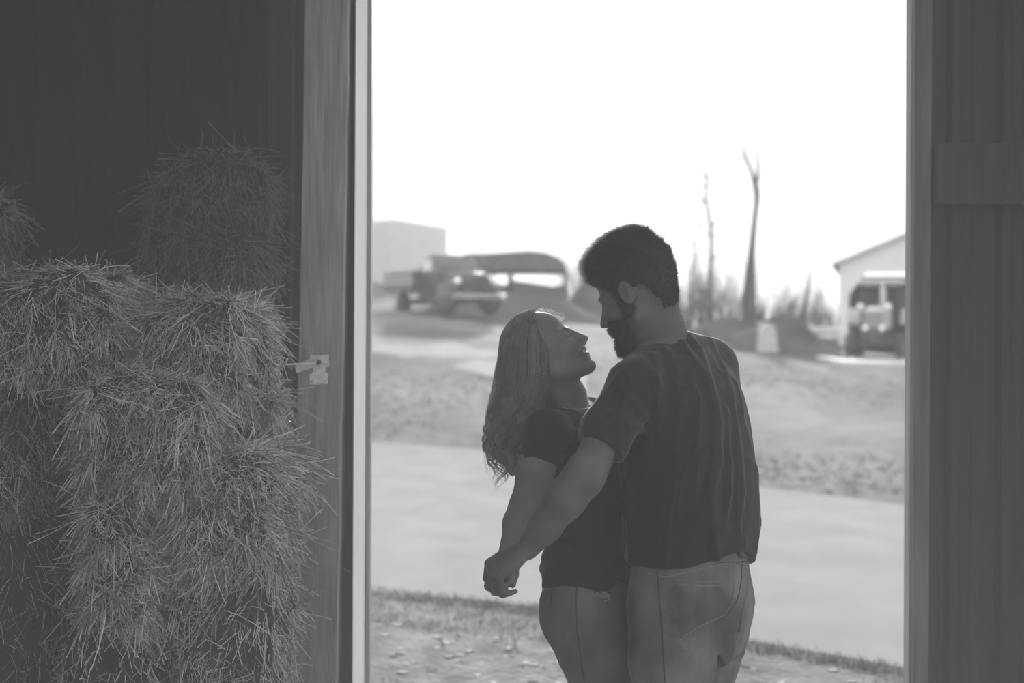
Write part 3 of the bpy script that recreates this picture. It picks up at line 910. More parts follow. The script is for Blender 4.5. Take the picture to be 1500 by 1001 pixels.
def surface_nets(fn, lo, hi, h):
    lo = np.array(lo, float); hi = np.array(hi, float)
    c = 4
    n = (np.ceil((hi - lo) / (h * c)).astype(int) + 1)
    cg = np.stack(np.meshgrid(*[np.arange(k) for k in n], indexing='ij'), -1).reshape(-1, 3)
    def ev(pts):
        out = np.empty(len(pts))
        for i in range(0, len(pts), 400000):
            out[i:i + 400000] = fn(pts[i:i + 400000])
        return out
    # coarse cells, judged at their centres
    dc = ev(lo + (cg + 0.5) * h * c).reshape(n)
    D = np.repeat(np.repeat(np.repeat(np.sign(dc).astype(np.float32) * h, c, 0), c, 1), c, 2)
    act = np.argwhere(np.abs(dc) < h * c * 1.5)
    off = np.stack(np.meshgrid(*[np.arange(c)] * 3, indexing='ij'), -1).reshape(-1, 3)
    idx = (act[:, None, :] * c + off[None]).reshape(-1, 3)
    D[idx[:, 0], idx[:, 1], idx[:, 2]] = ev(lo + idx * h)
    # edge pad = outside
    D[0] = D[-1] = h; D[:, 0] = D[:, -1] = h; D[:, :, 0] = D[:, :, -1] = h
    S = D < 0
    N_ = np.array(D.shape)
    cells = np.zeros(N_ - 1, dtype=np.int8)
    corners = [(a, b, e) for a in (0, 1) for b in (0, 1) for e in (0, 1)]
    for (a, b, e) in corners:
        cells += S[a:N_[0] - 1 + a, b:N_[1] - 1 + b, e:N_[2] - 1 + e]
    ac = np.argwhere((cells > 0) & (cells < 8))
    vid = np.full(N_ - 1, -1, dtype=np.int32)
    vid[ac[:, 0], ac[:, 1], ac[:, 2]] = np.arange(len(ac))
    acc = np.zeros((len(ac), 3)); cnt = np.zeros(len(ac))
    for i, ca in enumerate(corners):
        for cb in corners[i + 1:]:
            if sum(abs(x - y) for x, y in zip(ca, cb)) != 1: continue
            A_ = ac + ca; B_ = ac + cb
            da = D[A_[:, 0], A_[:, 1], A_[:, 2]].astype(float); db = D[B_[:, 0], B_[:, 1], B_[:, 2]].astype(float)
            m = (da < 0) != (db < 0)
            t = np.where(m, da / np.where(m, da - db, 1), 0)
            p = np.array(ca) + t[:, None] * (np.array(cb) - np.array(ca))
            acc += p * m[:, None]; cnt += m
    V = lo + (ac + acc / cnt[:, None]) * h
    F = []
    for ax in range(3):
        o1, o2 = [(1, 2), (2, 0), (0, 1)][ax]
        sl0 = [slice(None)] * 3; sl1 = [slice(None)] * 3
        sl0[ax] = slice(0, -1); sl1[ax] = slice(1, None)
        e = S[tuple(sl0)] != S[tuple(sl1)]
        E = np.argwhere(e)
        E = E[(E[:, o1] > 0) & (E[:, o2] > 0) & (E[:, o1] < N_[o1] - 1) & (E[:, o2] < N_[o2] - 1)]
        d1 = np.zeros(3, int); d1[o1] = 1; d2 = np.zeros(3, int); d2[o2] = 1
        q = [E - d1 - d2, E - d2, E, E - d1]
        q = np.stack([vid[x[:, 0], x[:, 1], x[:, 2]] for x in q], 1)
        ins = S[E[:, 0], E[:, 1], E[:, 2]]
        q[~ins] = q[~ins][:, ::-1]
        F.append(q)
    F = np.concatenate(F)
    F = F[(F >= 0).all(1)]
    return V, F

def relax(V, F, it=2, lam=0.5):
    n = len(V)
    e = np.concatenate([F[:, [0, 1]], F[:, [1, 2]], F[:, [2, 3]], F[:, [3, 0]]])
    deg = np.bincount(e.ravel(), minlength=n)[:, None]
    for _ in range(it):
        s = np.zeros_like(V)
        for k in range(3):
            s[:, k] = np.bincount(e[:, 0], V[e[:, 1], k], n) + np.bincount(e[:, 1], V[e[:, 0], k], n)
        V = V + lam * (s / np.maximum(deg, 1) - V)
    return V

def skin_mesh(name, fn, lo, hi, h, m_, parent=None, it=2, tone=None):
    V, F = surface_nets(fn, lo, hi, h)
    V = relax(V, F, it)
    return mesh_np(name, V, F, m_, parent, smooth=True, attr=None if tone is None else tone(V))

def trace(fn, px, py, Y0, Y1):
    """the point of a surface seen through a pixel"""
    a = at(px, py, Y0); b = at(px, py, Y1)
    n = 240
    ts = np.linspace(0, 1, n)
    pts = a + ts[:, None] * (b - a)
    d = fn(pts)
    w = np.argwhere(d < 0)
    if len(w) == 0:
        return pts[np.argmin(d)]
    i = max(int(w[0, 0]), 1)
    t = d[i - 1] / (d[i - 1] - d[i] + 1e-12)
    return pts[i - 1] * (1 - t) + pts[i] * t

def seam(name, fn, pix, Y0, Y1, r, m_, parent, n=None, lift=0.0):
    """a cord of stitching lying on a surface along a line"""
    pix = np.array(pix, float)
    d = np.r_[0, np.cumsum(np.linalg.norm(np.diff(pix, axis=0), axis=1))]
    n = n or max(6, int(d[-1] / 4))
    s = np.linspace(0, d[-1], n)
    pts = [trace(fn, np.interp(t, d, pix[:, 0]), np.interp(t, d, pix[:, 1]), Y0, Y1) + A3(0, -lift, 0) for t in s]
    mb = MB(); mb.tube(pts, r, 6)
    o = mb.build(name, m_, None, smooth=True)
    o.parent = parent; o.matrix_parent_inverse = parent.matrix_world.inverted()
    return o

def strands(name, paths, rad, m_, parent=None, tone=None, taper=True, flat_=False):
    """paths (n,k,3) -> thin three sided hairs"""
    paths = np.asarray(paths, float)
    n, k, _ = paths.shape
    T = np.gradient(paths, axis=1)
    T /= np.linalg.norm(T, axis=2, keepdims=True) + 1e-12
    ref = np.array([0.31, 0.87, 0.21])
    a = np.cross(T, ref); a /= np.linalg.norm(a, axis=2, keepdims=True) + 1e-9
    b = np.cross(T, a)
    rad = np.broadcast_to(np.asarray(rad, float).reshape(-1, 1), (n, 1))
    w = np.ones(k)
    if taper: w = np.clip(1.15 - np.linspace(0, 1, k) ** 2, 0.15, 1)
    r = (rad * w)[..., None]
    rings = [paths + r * (a * math.cos(x) + b * math.sin(x)) for x in (0, 2.094, 4.189)]
    V = np.stack(rings, 2).reshape(-1, 3)
    i = (np.arange(n)[:, None] * k + np.arange(k - 1)).reshape(-1, 1) * 3
    F = np.concatenate([i + np.array([x, (x + 1) % 3, (x + 1) % 3 + 3, x + 3]) for x in range(3)])
    at_ = None if tone is None else np.repeat(tone, k * 3)
    return mesh_np(name, V, F, m_, parent, smooth=True, attr=at_)

# ------------------------------------------------------------------ the head, in its own frame: x forward, y left, z up, origin between the ears
def head_sdf(q, male):
    s = np.abs(q[:, 1])
    qm = np.stack([q[:, 0], s, q[:, 2]], 1)          # mirrored halves
    d = ellip(q, A3(-0.012, 0, 0.048), A3(0.098, 0.075, 0.088)) if male else ellip(q, A3(-0.012, 0, 0.042), A3(0.094, 0.074, 0.080))
    d = smin(d, ellip(q, A3(0.022, 0, -0.022), A3(0.066, 0.060, 0.084)), 0.02)
    w = 1.0 if male else 0.88
    d = smin(d, capsule(qm, A3(0.0, 0.050 * w, -0.058), A3(0.062, 0.016, -0.098), 0.022, 0.015), 0.03)     # jaw line
    d = smin(d, ellip(q, A3(0.074 if male else .079, 0, -0.100), A3(0.018, 0.020 if male else 0.016, 0.017)), 0.018)         # chin
    d = smin(d, capsule(qm, A3(0.080, 0.010, 0.018), A3(0.068, 0.042, 0.020), 0.010 if male else 0.007, 0.009), 0.014)
    d = smin(d, ellip(qm, A3(0.058, 0.038, -0.026), A3(0.026, 0.024, 0.022)), 0.02)                          # cheek
    d = smax(d, -ellip(qm, A3(0.096, 0.031, 0.000), A3(0.017, 0.017, 0.011)), 0.012)                         # socket
    d = smin(d, ellip(qm, A3(0.071, 0.031, 0.000), A3(0.0135, 0.0135, 0.0125)), 0.004)                       # lid
    d = smin(d, ellip(q, A3(0.074, 0, -0.030), A3(0.021, 0.030, 0.036)), 0.015)
    nb, nt = (A3(0.086, 0, 0.014), A3(0.111, 0, -0.031))
    d = smin(d, capsule(q, nb, nt, 0.0065, 0.0095), 0.010)
    d = smin(d, ellip(qm, A3(0.099, 0.012, -0.036), A3(0.012, 0.0075, 0.0075)), 0.006)
    d = smax(d, -ellip(qm, A3(0.103, 0.007, -0.044), A3(0.006, 0.004, 0.005)), 0.003)
    d = smin(d, ellip(q, A3(0.084, 0, -0.062), A3(0.014, 0.026, 0.022)), 0.012)                              # mouth mound
    if male:
        d = smin(d, ellip(q, A3(0.096, 0, -0.056), A3(0.008, 0.022, 0.005)), 0.004)
        d = smin(d, ellip(q, A3(0.094, 0, -0.067), A3(0.009, 0.019, 0.006)), 0.004)
        d = smax(d, -capsule(qm, A3(0.106, 0, -0.0612), A3(0.084, 0.026, -0.060), 0.0018, 0.0018), 0.003)
    else:                                                                                                      # a smile
        d = smax(d, -ellip(q, A3(0.097, 0, -0.0605), A3(0.015, 0.025, 0.0050)), 0.003)
        d = smin(d, ellip(q, A3(0.083, 0, -0.0600), A3(0.009, 0.020, 0.0050)), 0.001)                          # teeth
        d = smin(d, capsule(qm, A3(0.0955, 0, -0.0545), A3(0.082, 0.027, -0.0535), 0.0040, 0.0022), 0.004)
        d = smin(d, capsule(qm, A3(0.0930, 0, -0.0685), A3(0.081, 0.026, -0.0560), 0.0048, 0.0022), 0.004)
        d = smax(d, -capsule(qm, A3(0.086, 0.028, -0.044), A3(0.074, 0.036, -0.068), 0.0040, 0.0025), 0.010)   # smile crease
        d = smin(d, ellip(qm, A3(0.064, 0.036, -0.026), A3(0.022, 0.020, 0.016)), 0.012)
    # ears
    e = ellip(qm, A3(-0.006, 0.079, -0.004), A3(0.0175, 0.0075, 0.031) * (1 if male else .8), frame((0.94, 0.30, 0.0)))
    e = smax(e, -ellip(qm, A3(-0.001, 0.088, 0.002), A3(0.010, 0.006, 0.019), frame((0.94, 0.30, 0))), 0.004)
    d = smin(d, e, 0.005)
    return d

# ------------------------------------------------------------------ a hand: palm block, four fingers of three bones each, and a thumb from its side
def finger_pts(base, d0, curl_axis, lens, bends):
    pts = [base]; d = d0 / np.linalg.norm(d0)
    ax = curl_axis / np.linalg.norm(curl_axis)
    for L_, b in zip(lens, bends):
        c, s = math.cos(b), math.sin(b)
        d = d * c + np.cross(ax, d) * s + ax * (ax @ d) * (1 - c)
        pts.append(pts[-1] + d * L_)
    return pts

def hand_sdf(p, wrist, along, across, size, bends, thumb, side, spread=1.0):
    """along: wrist->knuckles, across: index side; the palm's back looks towards along x across"""
    along = along / np.linalg.norm(along)
    across = across - along * (across @ along); across /= np.linalg.norm(across)
    back = side * np.cross(along, across)
    R = np.stack([along, across, back], 1)
    s = size
    c = wrist + along * 0.052 * s
    d = ellip(p, c, A3(0.052, 0.042, 0.0165) * s, R)
    d = smin(d, ellip(p, wrist + along * 0.025 * s + across * 0.018 * s - back * 0.008 * s, A3(0.034, 0.022, 0.016) * s, R), 0.012)
    kn = [(0.092, 0.030), (0.097, 0.010), (0.092, -0.011), (0.083, -0.030)]
    ln = [(0.042, 0.025, 0.021), (0.046, 0.029, 0.022), (0.042, 0.027, 0.021), (0.034, 0.020, 0.019)]
    rd = [0.0090, 0.0093, 0.0088, 0.0078]
    fing = None
    for (kx, ky), L_, r, b in zip(kn, ln, rd, bends):
        base = wrist + along * kx * s + across * ky * s
        inner = wrist + along * 0.03 * s + across * ky * 0.6 * s
        e = capsule(p, inner, base, 0.009 * s, r * 1.08 * s)
        d = smin(d, e, 0.010)
        pts = finger_pts(base, along + across * ky * 1.5 * spread, across * side, [x * s for x in L_], b)
        e = polycap(p, pts, [r * 1.05 * s, r * 0.98 * s, r * 0.90 * s, r * 0.72 * s], 0.003)
        d = smin(d, e, 0.004)
    tb = wrist + along * 0.022 * s + across * 0.026 * s - back * 0.008 * s
    tp_ = [tb] + [wrist + along * a * s + across * b * s + back * c_ * s for a, b, c_ in thumb]
    d = smin(d, polycap(p, tp_, [0.0125 * s, 0.0105 * s, 0.0095 * s, 0.0072 * s], 0.004), 0.008)
    return d

def oriented(parent, o):
    o.parent = parent; o.matrix_parent_inverse = parent.matrix_world.inverted(); return o

# ================================================================== people: shared materials
M['skin_man'] = mat('skin_man', 0.12, 0.155, 14, 0.55, 4, bump=0.0006, bscale=160, spec=0.35)
M['skin_woman'] = mat('skin_woman', 0.17, 0.215, 14, 0.5, 4, bump=0.0003, bscale=160, spec=0.35, attr=True)
M['hair_dark'] = mat('hair_dark', 0.012, 0.03, 30, 0.6, 3, spec=0.4)
M['beard'] = mat('beard', 0.03, 0.07, 40, 0.6, 3, spec=0.4, trans=0.2)
M['hair_fair'] = mat('hair_fair', 0.46, 0.68, 40, 0.4, 3, spec=0.6, attr=True, trans=0.6)
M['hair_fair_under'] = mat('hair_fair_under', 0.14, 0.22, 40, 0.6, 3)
M['tee_man'] = mat('tee_man', 0.024, 0.036, 60, 0.85, 5, bump=0.0008, bscale=260, spec=0.2, sheen=0.35)
M['tee_woman'] = mat('tee_woman', 0.016, 0.024, 60, 0.85, 5, bump=0.0008, bscale=260, spec=0.2, sheen=0.12)
M['denim_man'] = mat('denim_man', 0.11, 0.28, 9, 0.9, 8, (1, 1, 0.7), 0.0012, 320, spec=0.1)
M['denim_woman'] = mat('denim_woman', 0.11, 0.21, 8, 0.9, 8, (1, 1, 0.7), 0.0012, 320, spec=0.1)
M['stitch'] = mat('stitch', 0.22, 0.28, 60, 0.9, 2)
M['stitch_dark'] = mat('stitch_dark', 0.07, 0.09, 60, 0.9, 2)
M['frayed'] = mat('frayed', 0.6, 0.75, 90, 0.9, 2, trans=0.3)
M['chain'] = mat('chain', 0.6, 0.8, 60, 0.25, 2, metal=0.8)
M['shoe'] = mat('shoe', 0.05, 0.1, 20, 0.7, 3)
M['lash'] = mat('lash', 0.02, 0.03, 20, 0.7, 2)

def ridged(p, sc, seed, sharp=3.0):
    n = vnoise(p * np.array(sc), seed)
    return np.clip(1 - np.abs(n) * 1.6, 0, 1) ** sharp

def rot_frame(p, f, l):
    return np.stack([p @ f, p @ l, p[:, 2]], 1)

# ================================================================== the man
mF = A3(-0.75, 0.66, 0); mF /= np.linalg.norm(mF)
mL = A3(-mF[1], mF[0], 0)            # towards his left
MHEAD = P(933, 431, 3.46)
_f = A3(-0.80, 0.43, -0.42)
MR = frame(_f, (0.05, 0.0, 1), 0.0)
MS = 1.0
def m_head(p): return head_sdf((p - MHEAD) @ MR / MS, True) * MS
def mh(x, y, z): return MHEAD + MR @ (A3(x, y, z) * MS)
m_c7 = P(981, 510, 3.52)
m_neck = [mh(-0.035, 0, -0.02), P(966, 488, 3.50), P(972, 530, 3.51), P(985, 580, 3.50)]
m_LS, m_RS = P(929, 566, 3.36), P(1040, 540, 3.64)
m_LE, m_LW = P(857, 700, 3.27), P(773, 803, 3.30)
m_RE, m_RW = P(1068, 640, 3.78), P(985, 760, 3.88)
m_rows = [(P(1012, 935, 3.52), .150, .118), (P(1013, 870, 3.52), .172, .128), (P(1010, 810, 3.52), .168, .118), (P(1003, 740, 3.51), .158, .112),
          (P(996, 670, 3.50), .172, .120), (P(990, 610, 3.50), .190, .128), (P(985, 560, 3.50), .180, .118), (P(982, 525, 3.51), .120, .085)]
m_along = P(701, 850, 3.30) - m_LW
m_hb = [(.95, .85, .7), (1.0, .85, .75), (1.05, .85, .8), (1.1, .85, .8)]
def m_lhand(p):
    return hand_sdf(p, m_LW, m_along, A3(-0.25, 0.85, 0.45), 1.06, m_hb,
                    [(.040, .030, -.034), (.060, .016, -.056), (.076, .004, -.068)], -1)
def m_rhand(p):
    return hand_sdf(p, m_RW, A3(-.85, .1, -.45), A3(-0.2, -0.9, 0.3), 1.06, m_hb,
                    [(.045, .040, -.022), (.070, .036, -.044), (.088, .020, -.056)], 1)
def m_larm(p):
    d = polycap(p, [m_LS, m_LS * .5 + m_LE * .5 + A3(-.004, 0, .004), m_LE], [.048, .046, .042], .03)
    fm = m_LE * .68 + m_LW * .32
    d = smin(d, polycap(p, [m_LE, fm + A3(-.004, 0, .002), m_LE * .3 + m_LW * .7, m_LW], [.0425, .0455, .036, .0275], .02), .02)
    # muscle and tendon shapes
    d = smin(d, capsule(p, m_LE + A3(-.012, -.015, .03), fm + A3(-.012, -.016, .012), .026, .024), .02)
    d = smax(d, -capsule(p, m_LE + A3(.022, -.047, .02), m_LE + A3(-.006, -.054, -.004), .010, .008), .02)
    return d
def m_body(p):
    d = m_head(p)
    d = smin(d, polycap(p, m_neck, [.058, .060, .068, .08], .03), .03)
    d = smin(d, stack(p, m_rows, mL, mF), .04)
    for s in (m_LS, m_RS):
        d = smin(d, capsule(p, P(975, 520, 3.5) * .75 + s * .25, s, .042, .044), .04)
    d = smin(d, m_larm(p), .03)
    d = smin(d, polycap(p, [m_RS, m_RE, m_RW], [.058, .043, .028], .03), .03)
    d = smin(d, m_lhand(p), .012)
    d = smin(d, m_rhand(p), .012)
    return d

MP = A3(*P(1010, 860, 3.52)); MP[2] = 0
man = empty('person', (MP[0], MP[1], 0))
tag(man, 'bearded dark-haired man in t-shirt and faded jeans, seen from behind, looking down at the woman', 'person')
skin_mesh('body', m_body, (-.12, 3.1, .72), (.72, 4.02, 1.86), .0030, M['skin_man'], man, 2)

# t-shirt: loose tube with sleeves, gathered folds and an uneven hem
sh_rows = [(P(1009, 850, 3.525), .178, .136), (P(1011, 800, 3.525), .180, .140), (P(1011, 745, 3.52), .184, .144), (P(1005, 680, 3.51), .190, .146),
           (P(996, 620, 3.505), .200, .145), (P(991, 570, 3.505), .194, .134), (P(985, 530, 3.515), .150, .105), (P(981, 505, 3.52), .09, .075)]
slv = m_LS * .42 + m_LE * .58
slr = m_RS * .42 + m_RE * .58
def sleeve(p, a, b, ra, rb, cutlen, full):
    ax = full - a; ax = ax / np.linalg.norm(ax)
    return smax(capsule(p, a, b, ra, rb), (p - (a + ax * cutlen)) @ ax, .006)
def m_shirt_raw(p):
    d = stack(p, sh_rows, mL, mF)
    d = smin(d, capsule(p, P(978, 520, 3.51), m_LS + A3(0, 0, .004), .050, .056), .045)
    d = smin(d, capsule(p, P(985, 515, 3.52), m_RS + A3(0, 0, .004), .050, .058), .045)
    d = smin(d, capsule(p, P(1000, 520, 3.55), P(1036, 528, 3.62), .052, .054), .03)
    d = smin(d, sleeve(p, m_LS, slv, .060, .055, .172, m_LE), .03)
    ax_ = (m_LE - m_LS) / np.linalg.norm(m_LE - m_LS)
    d = smin(d, smax(m_larm(p) - .008, (p - (m_LS + ax_ * .172)) @ ax_, .006), .01)
    d = smin(d, sleeve(p, m_RS, slr, .064, .060, .17, m_RE), .035)
    return d
fold_lines = [  # ridges of cloth: (pixels), depth radius
    ([(1003, 487), (1022, 512), (1038, 560), (1050, 620), (1050, 680), (1032, 740), (1012, 752)], .010),
    ([(990, 492), (1010, 520), (1030, 548), (1046, 600)], .006),
    ([(1040, 498), (1058, 540), (1072, 600), (1080, 660), (1086, 720), (1080, 775)], .008),
    ([(1062, 600), (1066, 660), (1068, 720), (1062, 760)], .006),
    ([(955, 520), (962, 560), (966, 600), (962, 640)], .006),
    ([(975, 512), (990, 545), (996, 590), (992, 630)], .005),
    ([(905, 560), (925, 590), (945, 612)], .006),
    ([(893, 605), (918, 622), (946, 634)], .005),
    ([(1010, 752), (1035, 762), (1060, 778), (1086, 790)], .008),
    ([(1042, 700), (1035, 730), (1022, 750)], .006),
]
FL = []
def build_folds():
    for pix, r in fold_lines:
        pts = [trace(m_shirt_raw, a, b, 3.1, 3.9) + A3(0, .0, 0) for a, b in pix]
        FL.append((pts, r))
build_folds()
def m_shirt(p):
    d = m_shirt_raw(p)
    q = rot_frame(p, mF, mL)
    low = np.clip((1.38 - p[:, 2]) / .4, 0, 1)
    calm = np.clip((1.47 - p[:, 2]) / .06, 0, 1)
    d = d - calm * (.010 * ridged(q, (11, 11, 2.6), 5) * (0.35 + low) + .006 * ridged(q + q[:, [2, 0, 1]] * .35, (17, 17, 6), 8) + .005 * vnoise(q * [9, 9, 5], 12))
    for pts, r in FL:
        d = smin(d, polycap(p, pts, [r * .5] + [r] * (len(pts) - 2) + [r * .4], .004), .020)
    # hem
    u = (p - m_rows[1][0]) @ mL
    hem = 0.955 + .014 * np.sin(u * 22 + 1) - .03 * np.clip(-u - .08, 0, 1) / .1 + .012 * np.exp(-((u + .02) / .05) ** 2)
    d = smax(d, hem - p[:, 2], .008)
    # neck opening
    d = smax(d, -polycap(p, [mh(-0.03, 0, -0.03), P(964, 482, 3.50), P(970, 502, 3.505)], [.064, .066, .064], .02), .004)
    return d
skin_mesh('t_shirt', m_shirt, (-.05, 3.1, .86), (.72, 4.0, 1.60), .0030, M['tee_man'], man, 1)

# jeans
mh_L, mh_R = P(984, 885, 3.45), P(1030, 880, 3.58)
def zset(v, z): v = v.copy(); v[2] = z; return v
mk_L, mk_R = zset(P(990, 1000, 3.43), .52), zset(P(1022, 1000, 3.62), .52)
ma_L, ma_R = zset(mk_L + A3(.01, .03, 0), .09), zset(mk_R + A3(.01, .03, 0), .09)
j_rows = [(P(1012, 960, 3.52), .155, .120), (P(1012, 900, 3.52), .178, .138), (P(1012, 850, 3.52), .176, .132), (P(1012, 800, 3.52), .168, .122), (P(1012, 785, 3.52), .166, .120)]
def m_jeans_raw(p):
    d = stack(p, j_rows, mL, mF)
    for s, c in ((1, mh_L), (-1, mh_R)):
        d = smin(d, ellip(p, c - mF * .045 + A3(0, 0, .005), A3(.078, .078, .09)), .03)
    dl = polycap(p, [mh_L, zset(mh_L * .5 + mk_L * .5, .72), mk_L, zset(mk_L, .40) - mF * .01, ma_L], [.098, .094, .076, .072, .066], .04)
    dr = polycap(p, [mh_R, zset(mh_R * .5 + mk_R * .5, .72), mk_R, zset(mk_R, .40) - mF * .01, ma_R], [.096, .092, .076, .072, .066], .04)
    d = smin(d, smin(dl, dr, .008), .025)
    d = smax(d, -capsule(p, P(1036, 905, 3.40), P(1052, 1010, 3.43), .006, .014), .03)
    return d
def m_jeans(p):
    d = m_jeans_raw(p)
    q = rot_frame(p, mF, mL)
    amp = np.clip((.90 - p[:, 2]) / .15, .15, 1)
    d = d - .007 * ridged(q + q[:, [1, 2, 0]] * [.2, .2, .5], (7, 7, 14), 31) * amp - .003 * ridged(q, (20, 20, 26), 37) + .003 * vnoise(q * 12, 3)
    d = smax(d, p[:, 2] - .985, .004)
    return d
jm = skin_mesh('jeans', m_jeans, (.20, 3.25, .06), (.68, 3.80, 1.02), .0035, M['denim_man'], man, 1)
for nm, pix, r, mt in (
    ('waistband_seam', [(1012, 818), (1040, 822), (1075, 826), (1097, 822)], .0016, 'stitch_dark'),
    ('yoke_seam', [(944, 838), (975, 846), (1020, 836), (1060, 826), (1096, 826)], .0018, 'stitch'),
    ('center_seam', [(1087, 822), (1086, 850), (1080, 880), (1066, 902), (1050, 912)], .0018, 'stitch_dark'),
    ('side_seam', [(963, 838), (966, 880), (970, 930), (974, 1000)], .0018, 'stitch_dark')):
    seam(nm, m_jeans, pix, 3.1, 3.9, r, M[mt], jm)
def patch(name, fn, outline, Y0, Y1, lift, m_, parent, n=14):
    """a patch pocket: a grid inside a four-sided outline laid on the surface"""
    o = [np.array(x, float) for x in outline]
    V = []
    for i in range(n + 1):
        for j in range(n + 1):
            u, v = i / n, j / n
            q = (o[0] * (1 - u) + o[1] * u) * (1 - v) + (o[3] * (1 - u) + o[2] * u) * v
            w = 1.0 if 0 < i < n and 0 < j < n else 0.2
            V.append(trace(fn, q[0], q[1], Y0, Y1) + A3(0, -lift * w, 0))
    I = np.arange((n + 1) ** 2).reshape(n + 1, n + 1)
    F = np.stack([I[:-1, :-1], I[1:, :-1], I[1:, 1:], I[:-1, 1:]], -1).reshape(-1, 4)
    V = np.array(V)
    V = np.concatenate([V, V + A3(0, .004, 0)]); F2 = F[:, ::-1] + (n + 1) ** 2
    ob = mesh_np(name, V, np.concatenate([F, F2]), m_, None)
    return oriented(parent, ob)
pk = patch('back_pocket', m_jeans, [(990, 850), (1077, 850), (1060, 905), (996, 935)], 3.1, 3.9, .0035, M['denim_man'], jm)
for pix in ([(991, 850), (1030, 853), (1077, 851)], [(992, 856), (1030, 859), (1075, 857)], [(1077, 851), (1072, 880), (1062, 900)], [(1062, 900), (1030, 915), (997, 934)]):
    seam('stitching', m_jeans, pix, 3.1, 3.9, .0013, M['stitch'], pk, lift=.0035)
seam('back_pocket', m_jeans, [(1096, 848), (1094, 870), (1086, 900), (1082, 925)], 3.1, 3.9, .004, M['denim_man'], jm)
bl = MB()
bp_ = [trace(m_jeans, 1079, 800, 3.1, 3.9), trace(m_jeans, 1081, 808, 3.1, 3.9), trace(m_jeans, 1087, 815, 3.1, 3.9)]
bl.tube([q + A3(.004, -.006, 0) for q in bp_], [.006, .0065, .007], 8)
oriented(jm, bl.build('belt_loop', M['denim_man'], None, smooth=True))

def shoe(name, a, f, parent):
    R = frame(f)
    def fn(p):
        q = (p - a) @ R
        d = smin(ellip(q, A3(.03, 0, .045), A3(.10, .048, .05)), ellip(q, A3(.12, 0, .03), A3(.085, .05, .035)), .03)
        d = smin(d, capsule(q, A3(-.01, 0, .06), A3(-.01, 0, .10), .045, .045), .02)
        return smax(d, -q[:, 2] + .002, .004)
    lo = a - A3(.3, .3, .02); hi = a + A3(.3, .3, .2)
    V, F = surface_nets(fn, lo, hi, .006)
    return mesh_np(name, relax(V, F), F, M['shoe'], parent)
shoe('shoe', zset(ma_L, 0), mF, man); shoe('shoe', zset(ma_R, 0), mF, man)

# short hair swept forward into a quiff, with faded sides
def m_hairvol(p):
    q = (p - MHEAD) @ MR / MS
    d = ellip(q, A3(-0.014, 0, 0.050), A3(0.105, 0.080, 0.096))
    d = smin(d, ellip(q, A3(0.052, 0, 0.106), A3(0.050, 0.056, 0.034), frame((.9, 0, -.2))), .02)
    d = smin(d, ellip(q, A3(-.005, 0, 0.124), A3(0.082, 0.062, 0.034)), .02)
    # hairline: in front of the temple, round the ear and down to the nape
    line = .052 - .52 * np.clip(q[:, 0] + .02, -.5, 1) * 0
    fr = np.clip((q[:, 0] - .030) / .05, 0, 1)
    low = -0.066 + .042 * np.clip((q[:, 0] + .050) / .05, 0, 1) + .036 * np.clip((q[:, 0] - .012) / .01, 0, 1) + .052 * fr
    d = smin(d, ellip(q, A3(-.060, 0, -.016), A3(.036, .052, .058)), .02)
    d = smax(d, -ellip(np.stack([q[:, 0], np.abs(q[:, 1]), q[:, 2]], 1), A3(-.004, .088, -.008), A3(.026, .030, .036)), .004)
    d = smax(d, (low - q[:, 2]) * .8, .012)
    return d - .0035 * vnoise(q * [60, 90, 60], 3)
def fade(V):
    return np.ones(len(V))
hv = skin_mesh('hair', m_hairvol, MHEAD - .2, MHEAD + .24, .0028, M['hair_dark'], man, 1)
def sample_surface(V, F, n, rng):
    a = V[F[:, 1]] - V[F[:, 0]]; b = V[F[:, 3]] - V[F[:, 0]]
    N = np.cross(a, b); A_ = np.linalg.norm(N, axis=1); N = N / (A_[:, None] + 1e-12)
    i = rng.choice(len(F), n, p=A_ / A_.sum())
    u, v = rng.uniform(0, 1, (2, n, 1))
    return V[F[i, 0]] + a[i] * u + b[i] * v, N[i]
Vh, Fh = surface_nets(m_hairvol, MHEAD - .2, MHEAD + .24, .005)
ps_, ns_ = sample_surface(Vh, Fh, 9000, RNG)
if ((ps_ - (MHEAD + MR @ A3(0, 0, .05))) * ns_).sum() < 0: ns_ = -ns_
ql = (ps_ - MHEAD) @ MR
top = np.clip((ql[:, 2] - .06) / .06, 0, 1)
ln_ = .007 + .014 * top
dr_ = ns_ * (.75) + (MR @ A3(.75, 0, .25)) * (.3 + top[:, None] * .5) + RNG.normal(0, .25, ns_.shape)
dr_ /= np.linalg.norm(dr_, axis=1, keepdims=True)
k_ = np.linspace(-.15, 1, 4)
pa = ps_[:, None] + dr_[:, None] * (ln_[:, None] * k_)[..., None]
pa[:, :, 2] -= (ln_[:, None] * k_ ** 2 * .25)
oriented(hv, strands('hair_tips', pa, .00055, M['hair_dark']))

# beard and moustache
def m_beardvol(p):
    q = (p - MHEAD) @ MR / MS
    qm = np.stack([q[:, 0], np.abs(q[:, 1]), q[:, 2]], 1)
    d = capsule(qm, A3(0.004, 0.058, -0.045), A3(0.060, 0.024, -0.100), .016, .024)
    d = smin(d, ellip(q, A3(0.078, 0, -0.106), A3(0.026, 0.028, 0.026)), .02)
    d = smin(d, capsule(qm, A3(0.022, 0.064, 0.020), A3(0.012, 0.062, -0.045), .009, .015), .012)
    d = smin(d, ellip(qm, A3(0.055, 0.038, -0.060), A3(0.032, 0.020, 0.034)), .014)
    d = smin(d, capsule(qm, A3(0.103, 0.0, -0.047), A3(0.086, 0.026, -0.060), .0055, .005), .004)
    return d - .003 * vnoise(q * 90, 5)
bv = skin_mesh('beard', m_beardvol, MHEAD - .2, MHEAD + .2, .0028, M['beard'], man, 1)
